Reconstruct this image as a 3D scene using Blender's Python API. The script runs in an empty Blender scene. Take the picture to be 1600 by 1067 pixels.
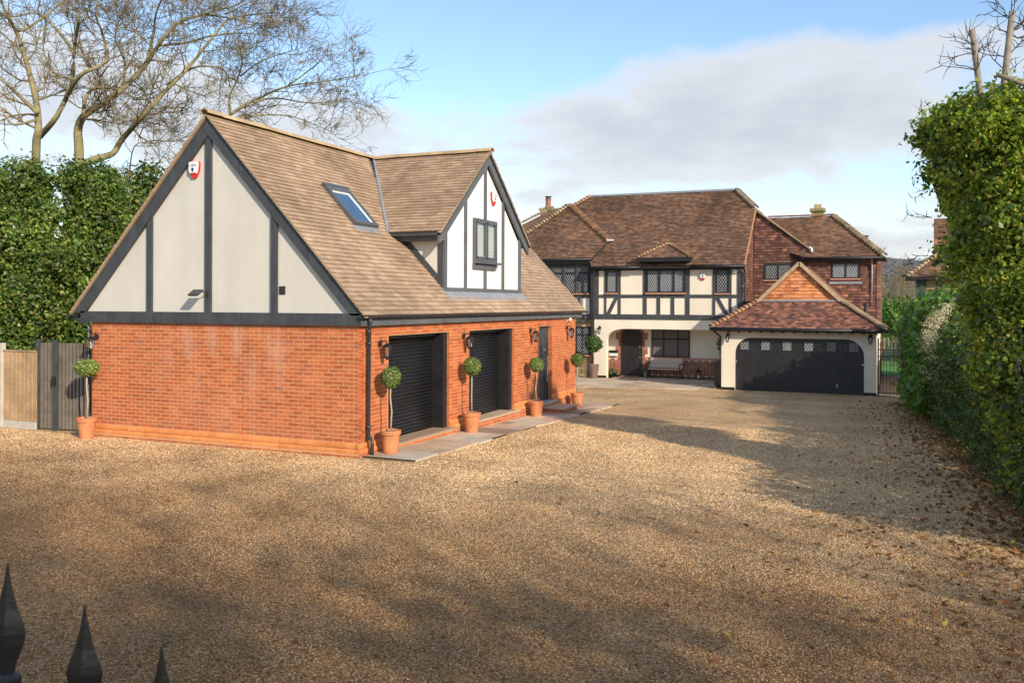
import bpy, math, random
import numpy as np
from mathutils import Vector, Matrix
RND = random.Random(11)
NR = np.random.default_rng(5)
scn = bpy.context.scene
COL = scn.collection

# ------------------------------------------------------------------ camera
F, HZ, TH = 1394.77, 473.26, math.radians(23.569)          # focal length in pixels of the 1600 px photograph, horizon row, yaw
CX, CY, CZ, ROLL = 9.118, -13.876, 2.845, math.radians(.19)
CT, ST = math.cos(TH), math.sin(TH)
cd = bpy.data.cameras.new('camera')
cam = bpy.data.objects.new('camera', cd); COL.objects.link(cam)
cd.sensor_width = 36; cd.lens = F / 1600 * 36; cd.shift_y = -(533.5 - HZ) / 1600
cd.clip_start = .05; cd.clip_end = 5000
cd.dof.use_dof = True; cd.dof.focus_distance = 20; cd.dof.aperture_fstop = 11
cam.matrix_world = Matrix.Translation((CX, CY, CZ)) @ Matrix.Rotation(TH, 4, 'Z') @ Matrix.Rotation(math.pi / 2, 4, 'X') @ Matrix.Rotation(ROLL, 4, 'Z')
scn.camera = cam
scn.view_settings.view_transform = 'Standard'; scn.view_settings.look = 'None'
scn.view_settings.exposure = 0.76; scn.view_settings.gamma = 1; scn.view_settings.use_curve_mapping = False

def ray(px, py):
    a, b = px - 800, py - HZ
    c, s = math.cos(ROLL), math.sin(ROLL)
    a, b = c * a + s * b, -s * a + c * b
    l, u = a / F, -b / F
    return Vector((CT * l - ST, ST * l + CT, u))
CAM = Vector((CX, CY, CZ))
def ax(px, py, X): d = ray(px, py); return CAM + d * ((X - CX) / d.x)
def ay(px, py, Y): d = ray(px, py); return CAM + d * ((Y - CY) / d.y)
def az(px, py, Z): d = ray(px, py); return CAM + d * ((Z - CZ) / d.z)
def dep(px, py, t): return CAM + ray(px, py) * t

# ------------------------------------------------------------------ sky and sun
SUN_AZ, SUN_EL = math.radians(-33), math.radians(24.5)         # azimuth measured from +X towards +Y
sun_dir = Vector((math.cos(SUN_AZ) * math.cos(SUN_EL), math.sin(SUN_AZ) * math.cos(SUN_EL), math.sin(SUN_EL)))
ld = bpy.data.lights.new('sun', 'SUN'); ld.energy = 3.3; ld.angle = math.radians(.55); ld.color = (1, .86, .68)
sun = bpy.data.objects.new('sun', ld); COL.objects.link(sun)
sun.rotation_euler = sun_dir.to_track_quat('Z', 'Y').to_euler()
sun.location = (40, -20, 30)

world = bpy.data.worlds.new('World'); scn.world = world; world.use_nodes = True
wt = world.node_tree; wt.nodes.clear()
def N(t, typ, **kw):
    n = t.nodes.new(typ)
    for k, v in kw.items():
        if k == 'inp':
            for i, val in v.items(): n.inputs[i].default_value = val
        else: setattr(n, k, v)
    return n
def L(t, a, b): t.links.new(a, b)
def math_node(t, op, a, b=None, clamp=False):
    n = N(t, 'ShaderNodeMath', operation=op, use_clamp=clamp)
    for i, v in enumerate((a, b)):
        if v is None: continue
        if isinstance(v, (int, float)): n.inputs[i].default_value = v
        else: L(t, v, n.inputs[i])
    return n.outputs[0]
def build_sky():
    t = wt
    sky = N(t, 'ShaderNodeTexSky', sky_type='NISHITA', sun_disc=False)
    sky.sun_elevation = SUN_EL; sky.sun_rotation = math.pi / 2 - SUN_AZ
    sky.air_density = 1.0; sky.dust_density = .35; sky.ozone_density = 2.2
    tc = N(t, 'ShaderNodeTexCoord')
    v = tc.outputs['Generated']
    sep = N(t, 'ShaderNodeSeparateXYZ'); L(t, v, sep.inputs[0])
    zz = math_node(t, 'ADD', math_node(t, 'MAXIMUM', sep.outputs[2], 0.0), .22)
    cmb = N(t, 'ShaderNodeCombineXYZ')
    L(t, math_node(t, 'DIVIDE', sep.outputs[0], zz), cmb.inputs[0]); L(t, math_node(t, 'DIVIDE', sep.outputs[1], zz), cmb.inputs[1])
    def noise(scale, detail, off, rough=.55):
        mp = N(t, 'ShaderNodeMapping'); mp.inputs['Location'].default_value = off; L(t, cmb.outputs[0], mp.inputs[0])
        n = N(t, 'ShaderNodeTexNoise'); L(t, mp.outputs[0], n.inputs['Vector'])
        n.inputs['Scale'].default_value = scale; n.inputs['Detail'].default_value = detail; n.inputs['Roughness'].default_value = rough
        n.inputs['Distortion'].default_value = .25
        return n.outputs[0]
    big = noise(1.15, 9, (3.1, 1.7, 0)); fine = noise(3.6, 9, (.4, 5.3, 0), .6)
    # banks of cloud standing in known directions of the sky
    total = None
    for px, py, rx, ry, amp in BANKS:
        c = ray(px, py).normalized()
        d = N(t, 'ShaderNodeVectorMath', operation='SUBTRACT'); L(t, v, d.inputs[0]); d.inputs[1].default_value = c
        hv = Vector((-c.y, c.x, 0)).normalized(); uv = c.cross(hv)
        def comp(axis, r):
            q = N(t, 'ShaderNodeVectorMath', operation='DOT_PRODUCT'); L(t, d.outputs[0], q.inputs[0]); q.inputs[1].default_value = axis / r
            return math_node(t, 'POWER', math_node(t, 'ABSOLUTE', q.outputs['Value']), 2.0)
        s = math_node(t, 'ADD', comp(hv, rx / F), comp(uv, ry / F))
        g = math_node(t, 'MULTIPLY', math_node(t, 'POWER', 2.718, math_node(t, 'MULTIPLY', s, -1.0)), amp)
        total = g if total is None else math_node(t, 'ADD', total, g)
    dens = math_node(t, 'ADD', math_node(t, 'ADD', math_node(t, 'MULTIPLY', big, .95), math_node(t, 'MULTIPLY', fine, .72)), total)
    mr = N(t, 'ShaderNodeMapRange', interpolation_type='SMOOTHSTEP'); L(t, dens, mr.inputs[0])
    mr.inputs[1].default_value = .75; mr.inputs[2].default_value = 1.05; mr.inputs[3].default_value = 0; mr.inputs[4].default_value = .88
    # thick middle of a cloud is greyer than its edge
    mr2 = N(t, 'ShaderNodeMapRange', interpolation_type='SMOOTHSTEP'); L(t, dens, mr2.inputs[0])
    mr2.inputs[1].default_value = .90; mr2.inputs[2].default_value = 1.34
    cc = N(t, 'ShaderNodeMix', data_type='RGBA'); L(t, mr2.outputs[0], cc.inputs[0])
    cc.inputs[6].default_value = (3.6, 3.65, 3.75, 1); cc.inputs[7].default_value = (2.75, 2.82, 3.0, 1)
    mix = N(t, 'ShaderNodeMix', data_type='RGBA')
    L(t, mr.outputs[0], mix.inputs[0]); L(t, sky.outputs[0], mix.inputs[6]); L(t, cc.outputs[2], mix.inputs[7])
    bg = N(t, 'ShaderNodeBackground'); bg.inputs[1].default_value = .135
    L(t, mix.outputs[2], bg.inputs[0])
    out = N(t, 'ShaderNodeOutputWorld'); L(t, bg.outputs[0], out.inputs[0])
BANKS = [(1160, 195, 280, 100, .28), (960, 190, 120, 70, .12), (300, 170, 330, 110, .28), (1330, 375, 260, 30, .28), (560, 200, 90, 50, .14),
         (1250, 5, 600, 45, -.36), (720, 60, 230, 110, -.36)]
build_sky()

# ------------------------------------------------------------------ materials
def newmat(name):
    m = bpy.data.materials.new(name); m.use_nodes = True
    t = m.node_tree; b = t.nodes['Principled BSDF']
    return m, t, b
def texco(t, scale=1.0):
    g = N(t, 'ShaderNodeNewGeometry')
    return g.outputs['Position']
def noise_tex(t, scale, detail=4, rough=.55, vec=None):
    n = N(t, 'ShaderNodeTexNoise'); n.inputs['Scale'].default_value = scale; n.inputs['Detail'].default_value = detail; n.inputs['Roughness'].default_value = rough
    L(t, vec if vec is not None else texco(t), n.inputs['Vector'])
    return n.outputs[0]
def ramp(t, fac, stops, interp='LINEAR'):
    r = N(t, 'ShaderNodeValToRGB'); r.color_ramp.interpolation = interp
    els = r.color_ramp.elements
    while len(els) < len(stops): els.new(.5)
    for e, (p, c) in zip(els, stops): e.position = p; e.color = (*c, 1)
    L(t, fac, r.inputs[0]); return r.outputs[0]
def mixc(t, fac, a, b, blend='MIX'):
    m = N(t, 'ShaderNodeMix', data_type='RGBA', blend_type=blend)
    for s, v in ((0, fac), (6, a), (7, b)):
        if isinstance(v, (int, float)): m.inputs[s].default_value = v
        elif isinstance(v, tuple): m.inputs[s].default_value = (*v, 1)
        else: L(t, v, m.inputs[s])
    return m.outputs[2]
def maprange(t, v, a, b, c=0., d=1.):
    m = N(t, 'ShaderNodeMapRange', interpolation_type='SMOOTHSTEP'); L(t, v, m.inputs[0])
    for i, q in enumerate((a, b, c, d)): m.inputs[i + 1].default_value = q
    return m.outputs[0]
def bump(t, b, h, strength=.3, dist=.01):
    n = N(t, 'ShaderNodeBump'); n.inputs['Strength'].default_value = strength; n.inputs['Distance'].default_value = dist
    L(t, h, n.inputs['Height']); L(t, n.outputs[0], b.inputs['Normal'])
def plain(name, c, rough=.6, var=.18, scale=6., bs=.15, metallic=0., spec=.5, fine=60.):
    m, t, b = newmat(name)
    n1 = noise_tex(t, scale, 6); n2 = noise_tex(t, fine, 3)
    f = math_node(t, 'ADD', math_node(t, 'MULTIPLY', n1, .65), math_node(t, 'MULTIPLY', n2, .35))
    lo = tuple(x * (1 - var) for x in c); hi = tuple(min(1, x * (1 + var)) for x in c)
    L(t, ramp(t, f, [(.3, lo), (.7, hi)]), b.inputs['Base Color'])
    L(t, maprange(t, n1, .3, .7, max(.02, rough - .08), min(1, rough + .08)), b.inputs['Roughness'])
    b.inputs['Metallic'].default_value = metallic; b.inputs['Specular IOR Level'].default_value = spec
    if bs: bump(t, b, n2, bs, .006)
    return m
def island(t):
    g = N(t, 'ShaderNodeNewGeometry'); o = N(t, 'ShaderNodeObjectInfo')
    return math_node(t, 'FRACT', math_node(t, 'ADD', g.outputs['Random Per Island'], o.outputs['Random']))
def pieces(name, stops, rough=.8, var=.3, scale=1.3, fine=45., moss=None, bs=.5, stain=None, spec=.3):
    """one colour per piece (brick, tile, slab), weathered by large and fine noise"""
    m, t, b = newmat(name)
    c = ramp(t, island(t), stops)
    n1 = noise_tex(t, scale, 6, .6); n2 = noise_tex(t, fine, 4)
    c = mixc(t, 1.0, c, ramp(t, n1, [(.3, (1 - var,) * 3), (.72, (1 + var * .6,) * 3)]), 'MULTIPLY')
    c = mixc(t, 1.0, c, ramp(t, n2, [(.3, (.78,) * 3), (.7, (1.16,) * 3)]), 'MULTIPLY')
    if moss:
        mc, a, z = moss
        c = mixc(t, maprange(t, noise_tex(t, 2.3, 8, .7), a, z), c, mc)
    if stain: c = stain(t, c)
    L(t, c, b.inputs['Base Color']); b.inputs['Roughness'].default_value = rough; b.inputs['Specular IOR Level'].default_value = spec
    bump(t, b, n2, bs, .006)
    return m
def bloom(t, c):
    """lime bloom on the gable brickwork, in streaks below the beam"""
    g = N(t, 'ShaderNodeNewGeometry'); mp = N(t, 'ShaderNodeMapping'); mp.inputs['Scale'].default_value = (1.9, 1.2, .55)
    L(t, g.outputs['Position'], mp.inputs[0])
    n = noise_tex(t, 1.6, 7, .7, mp.outputs[0])
    sp = N(t, 'ShaderNodeSeparateXYZ'); L(t, g.outputs['Position'], sp.inputs[0])
    hz = maprange(t, sp.outputs[2], .2, 2.2); xx = math_node(t, 'MULTIPLY', maprange(t, sp.outputs[0], -5.6, -3.6), maprange(t, sp.outputs[0], -.6, -2.4))
    k = math_node(t, 'MULTIPLY', math_node(t, 'MULTIPLY', maprange(t, n, .44, .68), math_node(t, 'ADD', math_node(t, 'MULTIPLY', hz, .6), .15)), math_node(t, 'ADD', math_node(t, 'MULTIPLY', xx, .75), .06))
    c = mixc(t, math_node(t, 'MULTIPLY', math_node(t, 'MULTIPLY', maprange(t, sp.outputs[2], .75, .2), maprange(t, n, .40, .62)), .4), c, (.30, .15, .09))
    return mixc(t, math_node(t, 'MULTIPLY', k, .7), c, (.60, .44, .37))
def leafmat(name, stops, trans=.35, rough=.45, spec=.4):
    m, t, b = newmat(name)
    c = ramp(t, island(t), stops)
    c = mixc(t, 1.0, c, ramp(t, noise_tex(t, .9, 3), [(.3, (.72,) * 3), (.7, (1.25,) * 3)]), 'MULTIPLY')
    L(t, c, b.inputs['Base Color']); b.inputs['Roughness'].default_value = rough; b.inputs['Specular IOR Level'].default_value = spec
    tr = N(t, 'ShaderNodeBsdfTranslucent'); L(t, mixc(t, 1.0, c, (1.5, 1.55, .7), 'MULTIPLY'), tr.inputs[0])
    mx = N(t, 'ShaderNodeMixShader'); mx.inputs[0].default_value = trans
    L(t, b.outputs[0], mx.inputs[1]); L(t, tr.outputs[0], mx.inputs[2])
    L(t, mx.outputs[0], t.nodes['Material Output'].inputs[0])
    return m
def glassmat(name, tint=(.9, .95, .95), refl=.12, gcol=(1, 1, 1)):
    m, t, b = newmat(name)
    tb = N(t, 'ShaderNodeBsdfTransparent'); tb.inputs[0].default_value = (*tint, 1)
    gl = N(t, 'ShaderNodeBsdfGlossy'); gl.inputs['Roughness'].default_value = .02; gl.inputs[0].default_value = (*gcol, 1)
    fr = N(t, 'ShaderNodeFresnel'); fr.inputs[0].default_value = 1.5
    mx = N(t, 'ShaderNodeMixShader'); L(t, math_node(t, 'ADD', fr.outputs[0], refl, True), mx.inputs[0])
    L(t, tb.outputs[0], mx.inputs[1]); L(t, gl.outputs[0], mx.inputs[2])
    L(t, mx.outputs[0], t.nodes['Material Output'].inputs[0]); t.nodes.remove(b)
    return m
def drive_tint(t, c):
    """gravel colour browner towards the road, paler further in, with worn wheel tracks"""
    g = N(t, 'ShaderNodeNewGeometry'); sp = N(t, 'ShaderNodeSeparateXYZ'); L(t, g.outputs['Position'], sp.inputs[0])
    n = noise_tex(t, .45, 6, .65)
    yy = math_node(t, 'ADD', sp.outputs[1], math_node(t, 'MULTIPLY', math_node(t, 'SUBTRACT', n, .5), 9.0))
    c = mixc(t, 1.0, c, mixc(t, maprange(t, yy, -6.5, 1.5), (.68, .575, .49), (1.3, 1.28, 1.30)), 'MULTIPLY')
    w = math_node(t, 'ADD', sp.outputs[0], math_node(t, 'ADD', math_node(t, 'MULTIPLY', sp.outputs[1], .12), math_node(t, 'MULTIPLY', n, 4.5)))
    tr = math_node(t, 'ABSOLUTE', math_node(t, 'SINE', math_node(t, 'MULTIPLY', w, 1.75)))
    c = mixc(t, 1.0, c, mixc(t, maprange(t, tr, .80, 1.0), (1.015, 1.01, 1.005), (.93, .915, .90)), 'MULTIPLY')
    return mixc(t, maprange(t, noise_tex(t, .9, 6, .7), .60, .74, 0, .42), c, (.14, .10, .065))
def gravelmat():
    m, t, b = newmat('gravel')
    pos = texco(t)
    v = N(t, 'ShaderNodeTexVoronoi'); v.inputs['Scale'].default_value = 48; L(t, pos, v.inputs['Vector'])
    sp = N(t, 'ShaderNodeSeparateColor'); L(t, v.outputs['Color'], sp.inputs[0])
    c = ramp(t, sp.outputs[0], GRAV)
    c = mixc(t, 1.0, c, ramp(t, v.outputs['Distance'], [(0., (1.05,) * 3), (.75, (.62,) * 3)]), 'MULTIPLY')
    c = mixc(t, 1.0, c, ramp(t, noise_tex(t, .55, 6, .6), [(.33, (.76, .70, .62)), (.68, (1.12, 1.1, 1.06))]), 'MULTIPLY')
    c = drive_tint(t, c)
    c = mixc(t, maprange(t, noise_tex(t, .33, 7, .65), .62, .76, 0, .45), c, (.13, .14, .04))
    L(t, c, b.inputs['Base Color']); b.inputs['Roughness'].default_value = .85; b.inputs['Specular IOR Level'].default_value = .25
    h = math_node(t, 'SUBTRACT', 1.0, v.outputs['Distance'])
    bump(t, b, h, .9, .012)
    return m
GRAV = [(0., (.22, .118, .045)), (.2, (.39, .232, .096)), (.45, (.55, .365, .17)), (.7, (.67, .49, .265)), (.88, (.78, .65, .45)), (1., (.43, .32, .22))]
M = {}
M['gravel'] = gravelmat()
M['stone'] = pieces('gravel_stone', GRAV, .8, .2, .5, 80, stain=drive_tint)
M['grass'] = plain('grass_ground', (.07, .11, .03), .9, .4, 2)
M['lawn'] = plain('lawn', (.06, .20, .025), .9, .3, 3, .4)
M['brick'] = pieces('red_brick', [(0, (.40, .105, .04)), (.3, (.48, .128, .046)), (.65, (.53, .15, .054)), (.92, (.57, .18, .066)), (1, (.36, .11, .06))], .85, .14, .9, 55, stain=bloom)
M['plinth'] = pieces('plinth_brick', [(0, (.62, .22, .07)), (1, (.72, .29, .10))], .8, .15, 1.2, 50)
M['mortar'] = plain('buff_mortar', (.63, .385, .20), .95, .15, 8, .3)
M['gtile'] = pieces('concrete_tile', [(0, (.34, .235, .155)), (.35, (.39, .275, .185)), (.7, (.43, .305, .205)), (1, (.48, .35, .245))], .85, .28, .55, 30, moss=((.15, .11, .085), .60, .80))
M['htile'] = pieces('old_clay_tile', [(0, (.12, .075, .055)), (.4, (.19, .11, .073)), (.75, (.25, .14, .085)), (.94, (.33, .175, .10)), (1, (.26, .19, .14))], .9, .45, .45, 24, moss=((.13, .115, .05), .60, .80))
M['dtile'] = pieces('dark_hung_tile', [(0, (.09, .045, .036)), (.5, (.16, .078, .058)), (.9, (.23, .11, .08)), (1, (.42, .19, .11))], .85, .35, .8, 24)
M['rtile'] = pieces('mixed_clay_tile', [(0, (.115, .06, .05)), (.4, (.21, .10, .075)), (.75, (.30, .14, .10)), (1, (.46, .21, .13))], .85, .25, .9, 24)
M['otile'] = pieces('orange_hung_tile', [(0, (.46, .15, .065)), (.5, (.68, .25, .10)), (.85, (.76, .34, .15)), (1, (.40, .17, .11))], .85, .25, 1.4, 24)
M['hip'] = pieces('hip_tile', [(0, (.24, .125, .07)), (.4, (.35, .21, .12)), (.75, (.39, .195, .10)), (1, (.45, .32, .20))], .85, .3, 2., 24, moss=((.24, .20, .10), .52, .72))
M['hip2'] = pieces('lichened_hip_tile', [(0, (.19, .135, .085)), (.5, (.31, .225, .14)), (1, (.38, .285, .17))], .85, .3, 2., 24, moss=((.20, .20, .08), .52, .72))
M['bedding'] = plain('ridge_mortar', (.42, .31, .18), .95, .3, 5, .5)
M['ridge'] = pieces('ridge_tile', [(0, (.42, .30, .18)), (1, (.52, .38, .22))], .85, .3, 1.6, 30, moss=((.16, .12, .08), .56, .74))
def timbermat(name, c):
    m = plain(name, c, .55, .35, 3, .35, fine=30); t = m.node_tree; b = t.nodes['Principled BSDF']; src = b.inputs['Base Color'].links[0].from_socket
    sp = maprange(t, noise_tex(t, 9, 8, .75), .69, .78, 0, .55); mp = N(t, 'ShaderNodeMapping'); mp.inputs['Scale'].default_value = (9, 9, 1.2); L(t, texco(t), mp.inputs[0])
    gr = mixc(t, maprange(t, noise_tex(t, 2, 6, .7, mp.outputs[0]), .45, .75, 0, .5), src, tuple(x * 2.2 for x in c))
    L(t, mixc(t, sp, gr, (.42, .41, .39)), b.inputs['Base Color']); return m
M['timber'] = timbermat('charcoal_timber', (.045, .049, .056))
M['timber2'] = plain('weathered_dark_timber', (.10, .107, .118), .6, .3, 3, .3, fine=30)
M['black'] = plain('black_timber', (.014, .0145, .017), .5, .3, 4, .3)
M['plastic'] = plain('dark_grey_plastic', (.035, .037, .042), .35, .2, 5, .05)
M['iron'] = plain('black_iron', (.012, .012, .013), .35, .3, 9, .2, spec=.6)
M['alu'] = plain('grey_coated_metal', (.11, .118, .13), .4, .15, 6, .05, metallic=.3)
def rendered(name, c, streak=.05):
    m, t, b = newmat(name); g = N(t, 'ShaderNodeNewGeometry')
    def nz(sc, s, d=6):
        mp = N(t, 'ShaderNodeMapping'); mp.inputs['Scale'].default_value = sc; L(t, g.outputs['Position'], mp.inputs[0]); return noise_tex(t, s, d, .6, mp.outputs[0])
    cc = mixc(t, 1.0, c, ramp(t, nz((1.6, 1.6, .3), 1.0), [(.35, (1 - streak, 1 - streak * 1.1, 1 - streak * 1.3)), (.65, (1.03,) * 3)]), 'MULTIPLY')
    cc = mixc(t, 1.0, cc, ramp(t, nz((1, 1, 1), .8), [(.3, (.94,) * 3), (.7, (1.05,) * 3)]), 'MULTIPLY')
    cc = mixc(t, maprange(t, nz((4, 4, .5), 1.0, 8), .66, .82, 0, .18), cc, tuple(x * .6 for x in c))
    L(t, cc, b.inputs['Base Color']); b.inputs['Roughness'].default_value = .92; b.inputs['Specular IOR Level'].default_value = .2
    bump(t, b, noise_tex(t, 140, 4, .7), .45, .005); return m
M['cream'] = rendered('cream_render', (.60, .575, .52))
M['white'] = rendered('white_render', (.80, .77, .71), .03)
M['hcream'] = rendered('house_cream_render', (.77, .70, .58))
M['roller'] = plain('black_roller_slat', (.009, .0095, .011), .27, .1, 1, 0, spec=.6)
M['doorblk'] = plain('black_door_paint', (.018, .019, .023), .42, .3, 4, .2)
M['terracotta'] = plain('terracotta', (.54, .21, .09), .8, .34, 9, .2)
M['pot2'] = plain('brown_glazed_pot', (.17, .11, .085), .5, .15, 4, .1)
M['soil'] = plain('soil', (.05, .033, .022), 1, .4, 20, .6)
M['stem'] = plain('pale_stem', (.40, .32, .23), .9, .25, 12, .5)
M['bark'] = plain('ash_bark', (.24, .205, .105), .95, .45, 3, .7)
M['twig'] = plain('twig_bark', (.19, .15, .075), .95, .35, 4, 0)
M['darkbark'] = plain('dark_bark', (.075, .055, .04), .95, .4, 5, .7)
M['palebark'] = plain('cut_pale_trunk', (.25, .215, .17), .9, .3, 6, .5)
M['slab'] = pieces('sandstone_slab', [(0, (.36, .25, .17)), (.3, (.53, .39, .27)), (.55, (.67, .53, .38)), (.8, (.53, .47, .39)), (1, (.63, .41, .26))], .85, .2, 1.5, 40, bs=.3)
M['concrete'] = plain('concrete', (.47, .43, .37), .9, .18, 4, .3)
M['fencewood'] = pieces('fence_board', [(0, (.38, .24, .12)), (.5, (.50, .34, .19)), (1, (.44, .30, .18))], .85, .3, 2.2, 30)
M['slatwood'] = plain('charcoal_slat', (.17, .145, .12), .65, .3, 4, .3, fine=30)
M['lead'] = plain('lead_flashing', (.27, .29, .32), .5, .2, 5, .15, metallic=.2)
M['came'] = plain('lead_came', (.50, .51, .52), .5, .1, 5, 0)
M['glassdark'] = plain('dark_glass', (.014, .017, .02), .08, .4, 2, 0, spec=.22)
M['glassgrey'] = plain('curtained_glass', (.12, .135, .15), .1, .5, 3, 0, spec=.25)
M['glassred'] = plain('reddish_glass', (.075, .03, .026), .1, .3, 3, 0, spec=.2)
M['glass'] = glassmat('clear_glass'); M['skyglass'] = glassmat('sky_tinted_roof_glass', (.22, .42, .66), .30, (.42, .68, 1.0))  # roof window: reflection of blue sky is tinted into the glass colour
M['lampglass'] = glassmat('lantern_glass', (.85, .85, .8), .1)
M['shutter'] = plain('white_shutter', (.78, .77, .74), .5, .04, 3, 0)
M['room'] = plain('dark_interior', (.03, .03, .033), .9, .2, 2, 0)
M['plwhite'] = plain('white_plastic', (.80, .80, .80), .35, .03, 4, 0)
M['plred'] = plain('red_plastic', (.62, .015, .025), .35, .08, 4, 0)
M['ink'] = plain('dark_blue_print', (.02, .03, .12), .5, .05, 4, 0)
M['steel'] = plain('steel', (.55, .55, .56), .3, .1, 6, 0, metallic=.9)
M['sandstone'] = pieces('rubble_stone', [(0, (.20, .135, .075)), (.4, (.33, .23, .13)), (.8, (.42, .31, .19)), (1, (.16, .12, .09))], .9, .3, 2., 30)
M['chimney'] = pieces('chimney_stone', [(0, (.30, .22, .12)), (1, (.44, .35, .20))], .9, .3, 2., 30, moss=((.17, .17, .06), .45, .65))
M['redbrick2'] = pieces('porch_brick', [(0, (.30, .13, .09)), (.5, (.40, .19, .13)), (1, (.24, .10, .075))], .85, .2, 2., 40)
M['sill'] = plain('brick_sill', (.50, .24, .16), .8, .2, 9, .2)
M['clayp'] = plain('clay_pot', (.30, .13, .085), .8, .2, 5, .2)
M['benchw'] = plain('grey_bench_wood', (.56, .46, .37), .8, .2, 6, .2)
M['mat'] = plain('coir_mat', (.36, .17, .08), 1, .3, 9, .6)
M['buff'] = pieces('buff_brick', [(0, (.30, .20, .10)), (.5, (.42, .30, .17)), (1, (.24, .16, .10))], .85, .2, 1., 20)
M['ivy'] = leafmat('ivy_leaf', [(0, (.04, .085, .015)), (.3, (.095, .17, .028)), (.65, (.175, .26, .045)), (.88, (.28, .35, .07)), (.97, (.36, .35, .09)), (1, (.30, .15, .06))], .4, .42)
M['ivy2'] = leafmat('yellow_ivy_leaf', [(0, (.075, .14, .022)), (.3, (.17, .26, .038)), (.6, (.31, .39, .06)), (.85, (.45, .47, .09)), (.96, (.56, .49, .12)), (1, (.38, .18, .06))], .58, .42)
M['laurel'] = leafmat('laurel_leaf', [(0, (.05, .115, .02)), (.5, (.10, .205, .035)), (1, (.20, .33, .06))], .42, .36)
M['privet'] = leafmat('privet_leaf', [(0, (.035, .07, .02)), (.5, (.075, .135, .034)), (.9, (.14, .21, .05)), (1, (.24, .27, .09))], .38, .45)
M['cluster'] = leafmat('cream_blossom', [(0, (.45, .42, .25)), (.6, (.58, .52, .38)), (1, (.66, .52, .42))], .3, .6)
M['box'] = leafmat('box_leaf', [(0, (.075, .13, .028)), (.5, (.15, .22, .05)), (.85, (.25, .31, .08)), (1, (.42, .42, .17))], .25, .45)
M['bay'] = leafmat('bay_leaf', [(0, (.03, .07, .018)), (.6, (.06, .12, .028)), (1, (.12, .18, .05))], .25, .35)
M['fallen'] = leafmat('fallen_leaf', [(0, (.12, .05, .02)), (.4, (.22, .09, .03)), (.75, (.32, .14, .045)), (.93, (.30, .20, .06)), (1, (.48, .40, .07))], .15, .7)
M['seed'] = plain('seed_bunch', (.10, .06, .035), .9, .3, 9, 0)
M['wood_far'] = plain('hazed_far_wood', (.125, .128, .135), 1, .35, .06, 0, fine=.5)  # hill and woodland: distant haze is mixed into the colour as bluish grey
M['whitepaint'] = plain('white_paint', (.78, .78, .76), .5, .05, 3, 0)

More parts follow.
